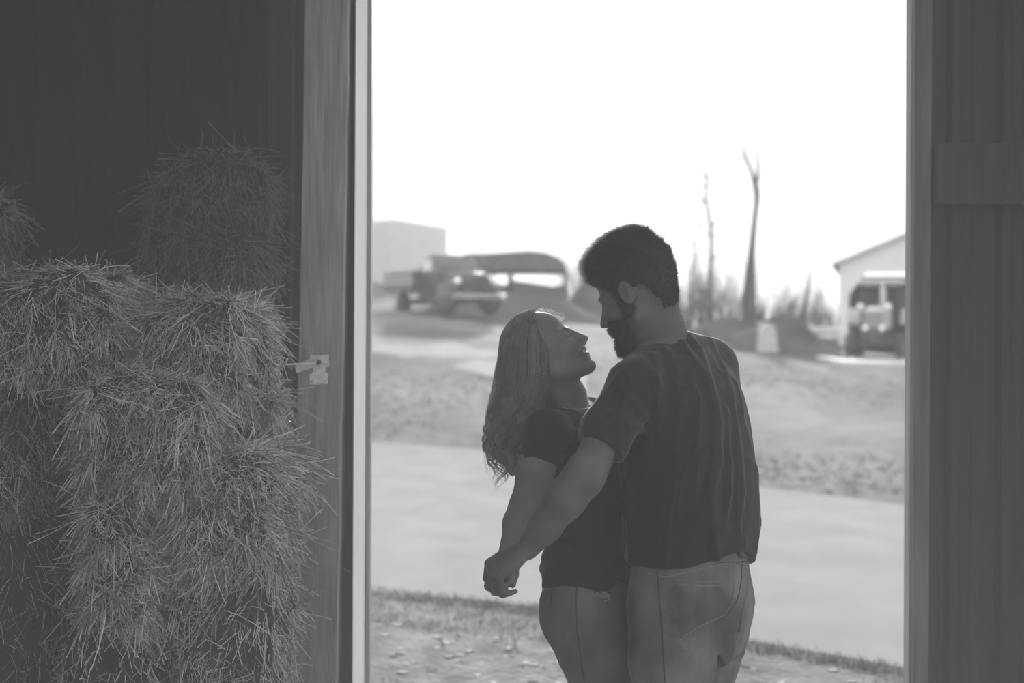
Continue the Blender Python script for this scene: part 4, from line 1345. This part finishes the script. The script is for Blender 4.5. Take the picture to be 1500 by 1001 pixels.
Vb, Fb = surface_nets(m_beardvol, MHEAD - .2, MHEAD + .2, .005)
ps_, ns_ = sample_surface(Vb, Fb, 5000, RNG)
if ((ps_ - MHEAD - MR @ A3(.04, 0, -.07)) * ns_).sum() < 0: ns_ = -ns_
dr_ = ns_ * .7 + (MR @ A3(.35, 0, -.75)) + RNG.normal(0, .28, ns_.shape)
dr_ /= np.linalg.norm(dr_, axis=1, keepdims=True)
ln_ = RNG.uniform(.005, .012, len(ps_))
pa = ps_[:, None] + dr_[:, None] * (ln_[:, None] * k_)[..., None]
oriented(bv, strands('beard_hairs', pa, .0005, M['beard']))
# brows
for s in (1, -1):
    bw_ = MB()
    bw_.tube([mh(.090, s * .012, .018), mh(.084, s * .030, .024), mh(.070, s * .048, .020)], [.003, .0042, .002], 6)
    oriented(man, bw_.build('eyebrow', M['hair_dark'], None, smooth=True))

# ================================================================== the woman
wF = A3(0.985, -0.17, 0); wL = A3(-wF[1], wF[0], 0)
WY0 = 3.66
WHEAD = P(800, 517, 3.62)
WR = frame((.79, -.21, .58))
WS = 0.93
def w_head(p): return head_sdf((p - WHEAD) @ WR / WS, False) * WS
def wh(x, y, z): return WHEAD + WR @ (A3(x, y, z) * WS)
w_neck = [wh(-.030, 0, -.035), P(830, 580, 3.65), P(836, 612, 3.66), P(842, 650, 3.66)]
w_RS, w_LS = P(801, 634, 3.50), P(862, 612, 3.82)
w_RE, w_RW = P(768, 746, 3.47), P(745, 808, 3.365)
w_LE, w_LW = P(905, 700, 3.93), P(972, 768, 3.92)
w_rows = [(P(868, 960, WY0), .150, .098), (P(863, 900, WY0), .168, .112), (P(860, 850, WY0), .158, .104), (P(857, 790, WY0), .132, .084),
          (P(855, 740, WY0), .138, .094), (P(852, 695, WY0), .148, .104), (P(846, 655, WY0), .150, .090), (P(840, 620, WY0), .10, .055)]
def w_rhand(p):
    return hand_sdf(p, w_RW, A3(-.02, -.12, -1.0), A3(-.30, .85, 0), .80,
                    [(1.0, 1.6, .8), (1.0, 1.6, .8), (1.0, 1.6, .8), (1.0, 1.5, .8)],
                    [(.040, .040, -.010), (.064, .044, -.022), (.084, .036, -.034)], 1)
def w_lhand(p):
    return hand_sdf(p, w_LW, A3(.6, 0, -.8), A3(0, -1, 0), .90,
                    [(.75, 1.0, .6), (.8, 1.0, .6), (.85, 1.0, .6), (.9, .9, .6)],
                    [(.040, .040, -.010), (.064, .044, -.022), (.084, .036, -.034)], -1)
def w_body(p):
    d = w_head(p)
    d = smin(d, polycap(p, w_neck, [.050, .047, .052, .07], .02), .02)
    nk = wh(.02, 0, -.075)
    d = smin(d, stack(p, w_rows, wL, wF), .03)
    for s in (w_RS, w_LS):
        d = smin(d, capsule(p, P(838, 622, WY0) * .7 + s * .3, s, .036, .042), .03)
    d = smin(d, polycap(p, [w_RS, w_RS * .5 + w_RE * .5, w_RE, w_RE * .65 + w_RW * .35, w_RW], [.048, .044, .036, .036, .0235], .02), .02)
    d = smin(d, polycap(p, [w_LS, w_LE, w_LW], [.046, .036, .0235], .02), .02)
    # collar bones
    d = smin(d, capsule(p, P(858, 606, 3.62), P(815, 614, 3.545), .010, .009), .02)
    d = smin(d, w_rhand(p), .010)
    d = smin(d, w_lhand(p), .010)
    return d
def w_tone(V):
    q = (V - WHEAD) @ WR / WS
    m = np.ones(len(V))
    lips = (np.abs(q[:, 1]) < .028) & (q[:, 0] > .072) & (np.abs(q[:, 2] + .0605) < .0125 - .2 * np.abs(q[:, 1]))
    m[lips] = .55
    m[(np.abs(q[:, 1]) < .020) & (np.abs(q[:, 2] + .0600) < .0036) & (q[:, 0] > .072)] = 2.6
    return m
woman = empty('person', (float(P(862, 880, WY0)[0]), WY0, 0))
tag(woman, 'smiling woman with long wavy fair hair in dark top, face tilted up to the man', 'person')
skin_mesh('body', w_body, (-.18, 3.2, .74), (.55, 4.04, 1.62), .0028, M['skin_woman'], woman, 2, tone=w_tone)

ws_rows = [(P(864, 870, WY0), .170, .124), (P(862, 845, WY0), .168, .122), (P(858, 815, WY0), .154, .106), (P(858, 785, WY0), .146, .096),
           (P(856, 740, WY0), .150, .104), (P(852, 695, WY0), .158, .113), (P(846, 655, WY0), .158, .099), (P(839, 618, WY0), .115, .072), (P(838, 604, WY0), .08, .055)]
w_slr = w_RS * .64 + w_RE * .36
w_sll = w_LS * .64 + w_LE * .36
def w_shirt_raw(p):
    d = stack(p, ws_rows, wL, wF)
    d = smin(d, capsule(p, P(838, 618, WY0), w_RS, .046, .050), .03)
    d = smin(d, capsule(p, P(842, 616, WY0), w_LS, .046, .050), .03)
    d = smin(d, sleeve(p, w_RS, w_slr, .054, .050, .075, w_RE), .02)
    d = smin(d, sleeve(p, w_LS, w_sll, .052, .048, .08, w_LE), .02)
    return d
WFL = []
for pix, r in (([(792, 622), (815, 640), (845, 648), (880, 640)], .006), ([(800, 640), (822, 662), (850, 668)], .005),
               ([(812, 618), (830, 630), (860, 630)], .004), ([(915, 655), (918, 690), (917, 720)], .006), ([(880, 690), (905, 700), (915, 730)], .005)):
    WFL.append(([trace(w_shirt_raw, a, b, 3.3, 3.9) for a, b in pix], r))
def w_shirt(p):
    d = w_shirt_raw(p)
    q = rot_frame(p, wF, wL)
    low = np.clip((1.06 - p[:, 2]) / .12, 0, 1)
    d = d - .009 * ridged(q + q[:, [2, 0, 1]] * .3, (9, 9, 22), 55) * low - .006 * ridged(q + q[:, [1, 2, 0]] * .4, (15, 15, 9), 58) * np.clip((1.30 - p[:, 2]) / .05, 0, 1) + .003 * vnoise(q * 10, 7)
    for pts, r in WFL:
        d = smin(d, polycap(p, pts, [r * .4] + [r] * (len(pts) - 2) + [r * .4], .004), .010)
    u = (p - ws_rows[0][0]) @ wF
    hem = .868 + .010 * np.sin((p[:, 1]) * 60 + u * 30) + .010 * np.clip(u + .02, 0, 1) / .1
    d = smax(d, hem - p[:, 2], .006)
    d = smax(d, -polycap(p, [P(826, 570, 3.65), P(838, 598, 3.645), P(850, 610, 3.64)], [.056, .058, .050], .02), .004)
    return d
skin_mesh('top', w_shirt, (-.12, 3.38, .80), (.50, 4.0, 1.40), .0028, M['tee_woman'], woman, 1)

whR, whL = P(862, 900, 3.585), P(886, 900, 3.745)
wkR, wkL = zset(P(878, 1000, 3.59), .49), zset(P(905, 1000, 3.74), .49)
wkR[0] += .012
waR, waL = zset(wkR + A3(-.03, .03, 0), .08), zset(wkL + A3(-.02, .03, 0), .08)
wj_rows = [(P(872, 970, WY0), .145, .090), (P(866, 925, WY0), .168, .108), (P(861, 880, WY0), .172, .118), (P(860, 850, WY0), .162, .110), (P(859, 825, WY0), .152, .100)]
def w_jeans_raw(p):
    d = stack(p, wj_rows, wL, wF)
    for c in (whR, whL):
        d = smin(d, ellip(p, c - wF * .042 + A3(0, 0, -.004), A3(.080, .080, .088)), .03)
    dr = polycap(p, [whR, zset(whR * .5 + wkR * .5, .70), wkR, zset(wkR - wF * .02, .36), waR], [.094, .085, .062, .060, .048], .04)
    dl = polycap(p, [whL, zset(whL * .5 + wkL * .5, .70), wkL, zset(wkL - wF * .02, .36), waL], [.090, .083, .062, .060, .048], .04)
    return smin(d, smin(dr, dl, .008), .02)
def w_jeans(p):
    d = w_jeans_raw(p)
    q = rot_frame(p, wF, wL)
    hip = np.exp(-((p[:, 2] - .80) / .06) ** 2) * np.clip((q[:, 0] - (MPW) + .02) / .05, 0, 1)
    d = d - .004 * ridged(q + q[:, [2, 1, 0]] * .4, (10, 8, 24), 71) * hip - .002 * ridged(q, (14, 14, 20), 77) + .002 * vnoise(q * 14, 9)
    d = smax(d, p[:, 2] - .905, .004)
    return d
MPW = float(P(862, 880, WY0) @ wF)
wj = skin_mesh('jeans', w_jeans, (.0, 3.40, .05), (.45, 3.92, .94), .0035, M['denim_woman'], woman, 1)
for nm, pix, r, mt in (
    ('side_seam', [(846, 846), (844, 880), (846, 930), (856, 1000)], .0020, 'stitch_dark'),
    ('pocket_edge', [(794, 862), (802, 864), (809, 863)], .0014, 'stitch'),
    ('pocket_edge', [(808, 862), (807, 890), (805, 912)], .0014, 'stitch_dark'),
    ('pocket_edge', [(852, 850), (868, 866), (893, 868)], .0014, 'stitch_dark')):
    seam(nm, w_jeans, pix, 3.3, 3.95, r, M[mt], wj)
fy = MB()
for k in range(16):
    a = [trace(w_jeans, 868 + k * 1.5, 869 + math.sin(k) * 1.0, 3.3, 3.9), trace(w_jeans, 869 + k * 1.55, 872 + k * .35, 3.3, 3.9)]
    fy.tube([a[0] + A3(0, -.001, 0), a[0] * .5 + a[1] * .5 + A3(0, -.004, 0), a[1] + A3(0, -.001, 0)], .0009, 4)
q_ = [trace(w_jeans, a, b, 3.3, 3.9) + A3(0, -.003, 0) for a, b in [(880, 867), (888, 868), (893, 872), (892, 879), (885, 881)]]
fy.tube(q_, .0012, 5)
oriented(wj, fy.build('frayed_patch', M['frayed'], None))
for a_ in (waR, waL): shoe('shoe', zset(a_, 0), wF, woman)

# long hair: locks falling from the crown down the back
hy = np.array([455, 459, 466, 475, 490, 510, 540, 560, 580, 600, 620, 640, 655, 675, 698], float)
hl = np.array([790, 776, 762, 752, 742, 735, 730, 727, 723, 720, 718, 717, 720, 730, 742], float)
hr = np.array([796, 799, 799, 798, 802, 809, 813, 810, 806, 797, 788, 781, 775, 769, 760], float)
hd = np.array([.010, .030, .052, .068, .084, .093, .094, .090, .088, .084, .076, .068, .060, .048, .030])
HYc = 3.63
def hair_xyz(y, c, s, r):
    """y: height in photo rows, (c,s): place round the lock, r: how far out"""
    l = np.interp(y, hy, hl); rt = np.interp(y, hy, hr); dd = np.interp(y, hy, hd)
    mid, hw = (l + rt) / 2, (rt - l) / 2
    X = (mid - 750 + r * c * hw) / FPX * HYc
    Z = CAMZ - (y - 500.5) / FPX * HYc
    # roll of the camera
    return np.stack([X - .0052 * (Z - CAMZ), HYc + r * s * dd, Z], -1)
zs_ = hy
HB = [(hair_xyz(y, 0, 0, 1.0), (r_ - l_) / 2 / FPX * HYc * .84, d_ * .86) for y, l_, r_, d_ in zip(hy, hl, hr, hd)][::-1]
def w_hairbase(p):
    d = stack(p, HB, A3(1, 0, 0), A3(0, 1, 0))
    ql = (p - WHEAD) @ WR / WS
    cap_ = ellip(ql, A3(-0.012, 0, 0.042), A3(0.100, 0.081, 0.087)) * WS
    cap_ = smax(cap_, (ql[:, 0] - (.002 + .42 * (ql[:, 2] - .03))) * .8, .01)
    cap_ = smax(cap_, -.03 - ql[:, 2], .01)
    d = smin(d, cap_, .012)
    q = p * [60, 60, 6]
    return d - .004 * vnoise(q, 13)
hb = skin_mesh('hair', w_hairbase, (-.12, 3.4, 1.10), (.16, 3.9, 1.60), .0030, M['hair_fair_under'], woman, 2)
r_ = np.random.default_rng(5)
NL = 110
lock_phi = r_.uniform(0, 2 * np.pi, NL); lock_end = r_.uniform(625, 700, NL); lock_ph = r_.uniform(0, 2 * np.pi, NL); lock_r = r_.uniform(.84, 1.08, NL)
# the front locks by the face end sooner
fr_ = np.cos(lock_phi) > .5
lock_end[fr_] = r_.uniform(590, 660, fr_.sum())
NS = 8500
li = r_.integers(0, NL, NS)
t = np.linspace(0, 1, 30)
dphi = r_.normal(0, .10, NS); dr = r_.normal(0, .035, NS); y0 = 456 + np.abs(r_.normal(0, 3, NS)); y1 = lock_end[li] + r_.normal(0, 10, NS)
yy = y0[:, None] + (y1 - y0)[:, None] * t
conv = 1 - .65 * np.clip((t - .55) / .45, 0, 1)
ph = lock_phi[li][:, None] + dphi[:, None] * conv
rr_ = lock_r[li][:, None] + dr[:, None] * conv
pth = hair_xyz(yy, np.cos(ph), np.sin(ph), rr_)
z_ = pth[..., 2]
amp = .018 * np.clip((yy - 545) / 110, 0, 1) ** 1.2
wv = lock_ph[li][:, None] + (1.40 - z_) * 2 * np.pi / .085
pth[..., 0] += amp * np.sin(wv) + np.clip((yy - 600) / 100, 0, 1) ** 2 * -.020
pth[..., 1] += amp * np.cos(wv * .9)
pth += (vnoise(pth.reshape(-1, 3) * 30, 2) * .0025).reshape(NS, 30, 1)
def outward(pp):
    """lift hairs clear of the skull"""
    q = (pp.reshape(-1, 3) - WHEAD) @ WR / WS - A3(-0.012, 0, 0.042)
    k = np.linalg.norm(q / A3(0.102, 0.083, 0.089), axis=1)
    face = (q[:, 0] + -.012) > (.004 + .42 * (q[:, 2] + .012))
    q = np.where(face[:, None] & (k < 1)[:, None], q * .8, q)
    k = np.where(face, 1.0, k)
    q = np.where((k < 1)[:, None], q / np.maximum(k, .2)[:, None], q)
    return (((q + A3(-0.012, 0, 0.042)) * WS) @ WR.T + WHEAD).reshape(pp.shape)
pth = outward(pth)
tone = r_.uniform(.6, 1.35, NS) * (.85 + .3 * r_.uniform(0, 1, NL)[li])
oriented(hb, strands('hair_strands', pth, .00042, M['hair_fair'], tone=tone))
# loose flyaway hairs
NFw = 300
yy0 = r_.uniform(500, 660, NFw); yl = np.interp(yy0, hy, hl)
st = np.stack([(yl + 4 - 750) / FPX * HYc, HYc + r_.normal(0, .03, NFw), CAMZ - (yy0 - 500.5) / FPX * HYc], 1)
curl = r_.uniform(.004, .014, NFw); out = r_.uniform(.002, .026, NFw) * np.clip((yy0 - 480) / 90, .15, 1); L2 = r_.uniform(.03, .09, NFw)
tt_ = np.linspace(0, 1, 16)
fx = -out[:, None] * np.sin(tt_ * np.pi * .8) - curl[:, None] * .5 * np.sin(tt_ * r_.uniform(4, 10, (NFw, 1)))
fz = -L2[:, None] * tt_ + curl[:, None] * .6 * np.cos(tt_ * r_.uniform(4, 10, (NFw, 1)))
fyy = curl[:, None] * np.sin(tt_ * r_.uniform(3, 8, (NFw, 1)) + 1)
fp = st[:, None] + np.stack([fx, fyy, fz], -1)
NT = 170                                                  # short ones standing up along the crown
xs_ = r_.uniform(752, 822, NT); ys_ = np.interp(xs_, [752, 776, 790, 806, 822], [476, 461, 457, 459, 468])
b0_ = np.stack([(xs_ - 750) / FPX * HYc, HYc + r_.normal(0, .02, NT), CAMZ - (ys_ + 3 - 500.5) / FPX * HYc], 1)
hgt = r_.uniform(.006, .017, NT); sx_ = r_.uniform(-.012, .02, NT)
ft = b0_[:, None] + np.stack([sx_[:, None] * tt_ ** 1.3 + .003 * np.sin(tt_ * 5 + sx_[:, None] * 400), 0 * tt_ + 0 * sx_[:, None], hgt[:, None] * np.sin(tt_ * 2.2)], -1)
oriented(hb, strands('flyaway_hairs', np.concatenate([fp, ft]), .00045, M['hair_fair'], tone=np.ones(NFw + NT) * 1.5))

# lashes, brows, lips, earring, necklace
brow_m = mat('brow_fair', .10, .14, 40)
for s in (1, -1):
    lm_ = MB()
    for k in range(9):
        u = (k - 4) / 4
        a = wh(.0835 - abs(u) * .006, s * (.031 + u * .010), -.0035)
        lm_.tube([a, a + WR @ A3(.006, s * u * .002, -.0015), a + WR @ A3(.0105, s * u * .004, .0015)], [.0006, .0005, .0002], 4)
    lm_.tube([wh(.0835 - abs(u) * .007, s * (.031 + u * .012), -.003) for u in (-1, -.5, 0, .5, 1)], .0008, 4)
    oriented(woman, lm_.build('eyelashes', M['lash'], None))
    eb = MB()
    eb.tube([wh(.088, s * .013, .017), wh(.085, s * .030, .023), wh(.071, s * .046, .019)], [.0015, .0022, .001], 6)
    oriented(woman, eb.build('eyebrow', brow_m, None, smooth=True))
er = MB(); e0 = wh(-.010, -.083, -.034)
er.tube([e0 + A3(math.sin(a) * .006, -.001, -.011 + math.cos(a) * .011) for a in np.linspace(0, 6.28, 17)], .0009, 5, cap=False)
oriented(woman, er.build('earring', M['chain'], None, smooth=True))
def w_all(p): return np.minimum(w_body(p), w_shirt(p))
nk_ = MB()
cp_ = [trace(w_all, a, b, 3.3, 3.9) + A3(0, -.002, 0) for a, b in [(811, 592), (822, 597), (836, 600), (850, 600), (862, 598), (868, 595)]]
nk_.tube(cp_, .0011, 5)
oriented(woman, nk_.build('necklace', M['chain'], None, smooth=True))
pd = MB()
b_ = P(869, 598, 3.60)
pd.tube([b_, b_ + A3(.003, 0, -.008), b_ + A3(.006, -.001, -.016)], [.0012, .0022, .0022], 6)
pd.lathe([(.001, -.002), (.004, 0), (.001, .002)], tuple(b_ + A3(.007, 0, -.020)), 'y', 10)
oriented(woman, pd.build('pendant', M['chain'], None, smooth=True))

# ================================================================== the stack of hay bales
M['hay_core_shade'] = mat('hay_core_shade', 0.02, 0.05, 18, 0.95, 6, (1, 1, .35), .01, 30, spec=0.1)  # core coloured near black as the shade between straws
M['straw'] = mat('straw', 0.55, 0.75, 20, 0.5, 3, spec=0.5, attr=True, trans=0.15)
M['twine'] = mat('twine', 0.35, 0.45, 60, 0.8, 3)
hr_ = np.random.default_rng(77)
def make_bale(x0, x1, y0, y1, Yf, depth, n, label, seed, dim=1.0, long_=1.0, rnd=.07, zfloor=None, twine=None):
    depth = min(depth, 4.24 - Yf, .5)
    a = at(x0, y0, Yf); b = at(x1, y1, Yf); b[0] = at(x1, y1, Yf + depth * .8)[0]
    lo = A3(a[0], Yf, b[2] if zfloor is None else zfloor + .03); hi = A3(b[0], Yf + depth, a[2])
    c = (lo + hi) / 2; hs = (hi - lo) / 2
    rnd = min(rnd, hs.min() * .8)
    def fn(p):
        q = np.abs(p - c) - (hs - rnd)
        d = np.linalg.norm(np.maximum(q, 0), axis=1) + np.minimum(q.max(1), 0) - rnd
        fl = np.abs(np.sin((p[:, 0] + .3 * vnoise(p * 3, seed)) * 26 + seed))
        return d - .016 * (1 - fl) - .034 * vnoise(p * 6 + seed, seed) - .022 * vnoise(p * 17, seed + 1)
    V, F = surface_nets(fn, lo - .1, hi + .1, .016)
    root = empty('hay_bale', (c[0], c[1], lo[2]))
    tag(root, label, 'hay bale', 'hay bales stacked beside the doorway')
    core = mesh_np('packed_hay', relax(V, F, 1), F, M['hay_core_shade'], root)
    if n:
        n = int(n * 1.9)
        ps, ns = sample_surface(V, F, n * 3, hr_)
        if ((ps - c) * ns).sum() < 0: ns = -ns
        vis = (ns[:, 1] < .15) | (ns[:, 2] > .35) | ((ns[:, 0] > .5) & (ps[:, 1] < Yf + depth * .75))
        vis &= ns[:, 2] > -.75
        ps, ns = ps[vis][:n], ns[vis][:n]
        m = len(ps)
        th = 1.3 * vnoise(ps * 4.5 + 9, seed + 5) + 1.0 * vnoise(ps * 12, seed + 6) + hr_.normal(0, .5, m)
        wild = hr_.uniform(0, 1, m) < .22
        th[wild] = hr_.uniform(-3.1, 3.1, wild.sum())
        d0 = np.stack([np.sin(th), .4 * hr_.normal(0, 1, m), -np.cos(th)], 1)
        d0 -= ns * (d0 * ns).sum(1, keepdims=True)
        d0 /= np.linalg.norm(d0, axis=1, keepdims=True) + 1e-9
        outw = np.abs(hr_.normal(.04, .16, m)); outw[wild] += .2
        outw[(ns[:, 0] > .3)] *= .5
        L_ = hr_.gamma(3.0, .0115, m) * long_ + .014
        L_ = np.minimum(L_, .13)
        k = 5; t = np.linspace(0, 1, k)
        bend = hr_.normal(0, .28, (m, 3)) + A3(0, 0, -.22)
        pth = (ps - ns * .006)[:, None] + (d0 + ns * outw[:, None])[:, None] * (L_[:, None] * t)[..., None] + bend[:, None] * (L_[:, None] * t ** 2)[..., None]
        tone = np.clip(hr_.lognormal(-.15, .68, m), .12, 1.75) * dim  # dim puts the shade on a bale into its straw colour
        rad = hr_.uniform(.0006, .0014, m)
        strands('loose_straw', pth, rad, M['straw'], root, tone=tone, taper=False)
    if twine:
        pts = [trace(fn, u, v, Yf - .2, Yf + depth) + A3(0, -.012, 0) for u, v in twine]
        tw = MB(); tw.tube(pts, .0016, 5)
        oriented(root, tw.build('twine', M['twine'], None, smooth=True))
    return root

BALES = [
    (-150, 214, 408, 572, 3.55, .78, 11500, 'broad shaggy hay bale on the upper left of the stack, under the small back bale', 1),
    (214, 398, 442, 605, 3.62, .70, 8500, 'rounded hay bale at the upper right of the stack, level with the hook latch', 2),
    (-150, 116, 566, 752, 3.52, .80, 6500, 'dim hay bale at the left edge, second row from the top', 3),
    (112, 338, 560, 742, 3.44, .80, 11500, 'bright frayed hay bale in the middle of the stack, second row from the top', 4),
    (242, 432, 676, 846, 3.46, .70, 11500, 'hay bale jutting out furthest right with a tuft hanging before the post', 5),
    (118, 262, 748, 930, 3.40, .80, 7500, 'ragged hay bale under the middle one, left of a dark gap', 6),
    (-150, 112, 756, 1000, 3.50, .80, 3200, 'shadowed hay bale in the dark lower left corner', 7),
    (262, 420, 850, 1010, 3.50, .70, 6500, 'hay bale low on the right of the stack, below the jutting one', 8),
    (90, 262, 936, 1010, 3.42, .70, 3000, 'hay bale at the bottom of the view with long loose stems on top', 9),
    (330, 412, 588, 690, 3.74, .56, 2600, 'narrow hay bale recessed in shade just below the rounded upper right one', 10),
]
for (x0, x1, y0, y1, Yf, dp, n, lb, sd) in BALES:
    kw = {}
    if sd == 5: kw['twine'] = [(352, 670), (378, 690), (383, 740), (376, 780), (352, 815), (330, 828)]
    if sd in (3, 7): kw['dim'] = .6  # left-edge bales: shade put into the straw tone
    if sd in (7, 8, 9): kw['zfloor'] = 0.0
    make_bale(x0, x1, y0, y1, Yf, dp, n, lb, sd, **kw)
make_bale(210, 392, 334, 440, 3.98, .32, 3400, 'dim hay bale at the back, upon the rounded upper right one', 11, dim=.32)  # back bales get darker straw in place of shade
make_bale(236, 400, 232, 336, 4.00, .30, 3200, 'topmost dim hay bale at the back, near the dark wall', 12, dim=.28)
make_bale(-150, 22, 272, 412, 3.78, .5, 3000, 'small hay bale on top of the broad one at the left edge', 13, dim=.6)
# the bottom row rests on the floor, below the view

# ------------------------------------------------------------------ added indoor veil and outdoor haze
def haze(name, x0, x1, y0, y1, z0, z1, dens, g, label):
    m = bpy.data.materials.new(name); m.use_nodes = True
    N, L = m.node_tree.nodes, m.node_tree.links
    N.remove(N['Principled BSDF'])
    v = N.new('ShaderNodeVolumeScatter')
    v.inputs['Color'].default_value = (1, 1, 1, 1)
    v.inputs['Density'].default_value = dens
    v.inputs['Anisotropy'].default_value = g
    L.new(v.outputs[0], N['Material Output'].inputs['Volume'])
    b = MB(); b.box(((x0 + x1) / 2, (y0 + y1) / 2, (z0 + z1) / 2), (x1 - x0, y1 - y0, z1 - z0))
    tag(b.build(name, m), label, 'haze', kind='stuff')
haze('added_veil_haze', -4.19, 2.99, -1.85, 4.15, 0.0, 3.58, 0.066, -0.5, 'thin haze added inside the barn to lift the blacks')  # veil added to lift the dark tones evenly
haze('outdoor_haze', -40, 60, 4.8, 95, -0.5, 14, 0.0004, 0.6, 'thin bright haze hanging over the sunlit yard')
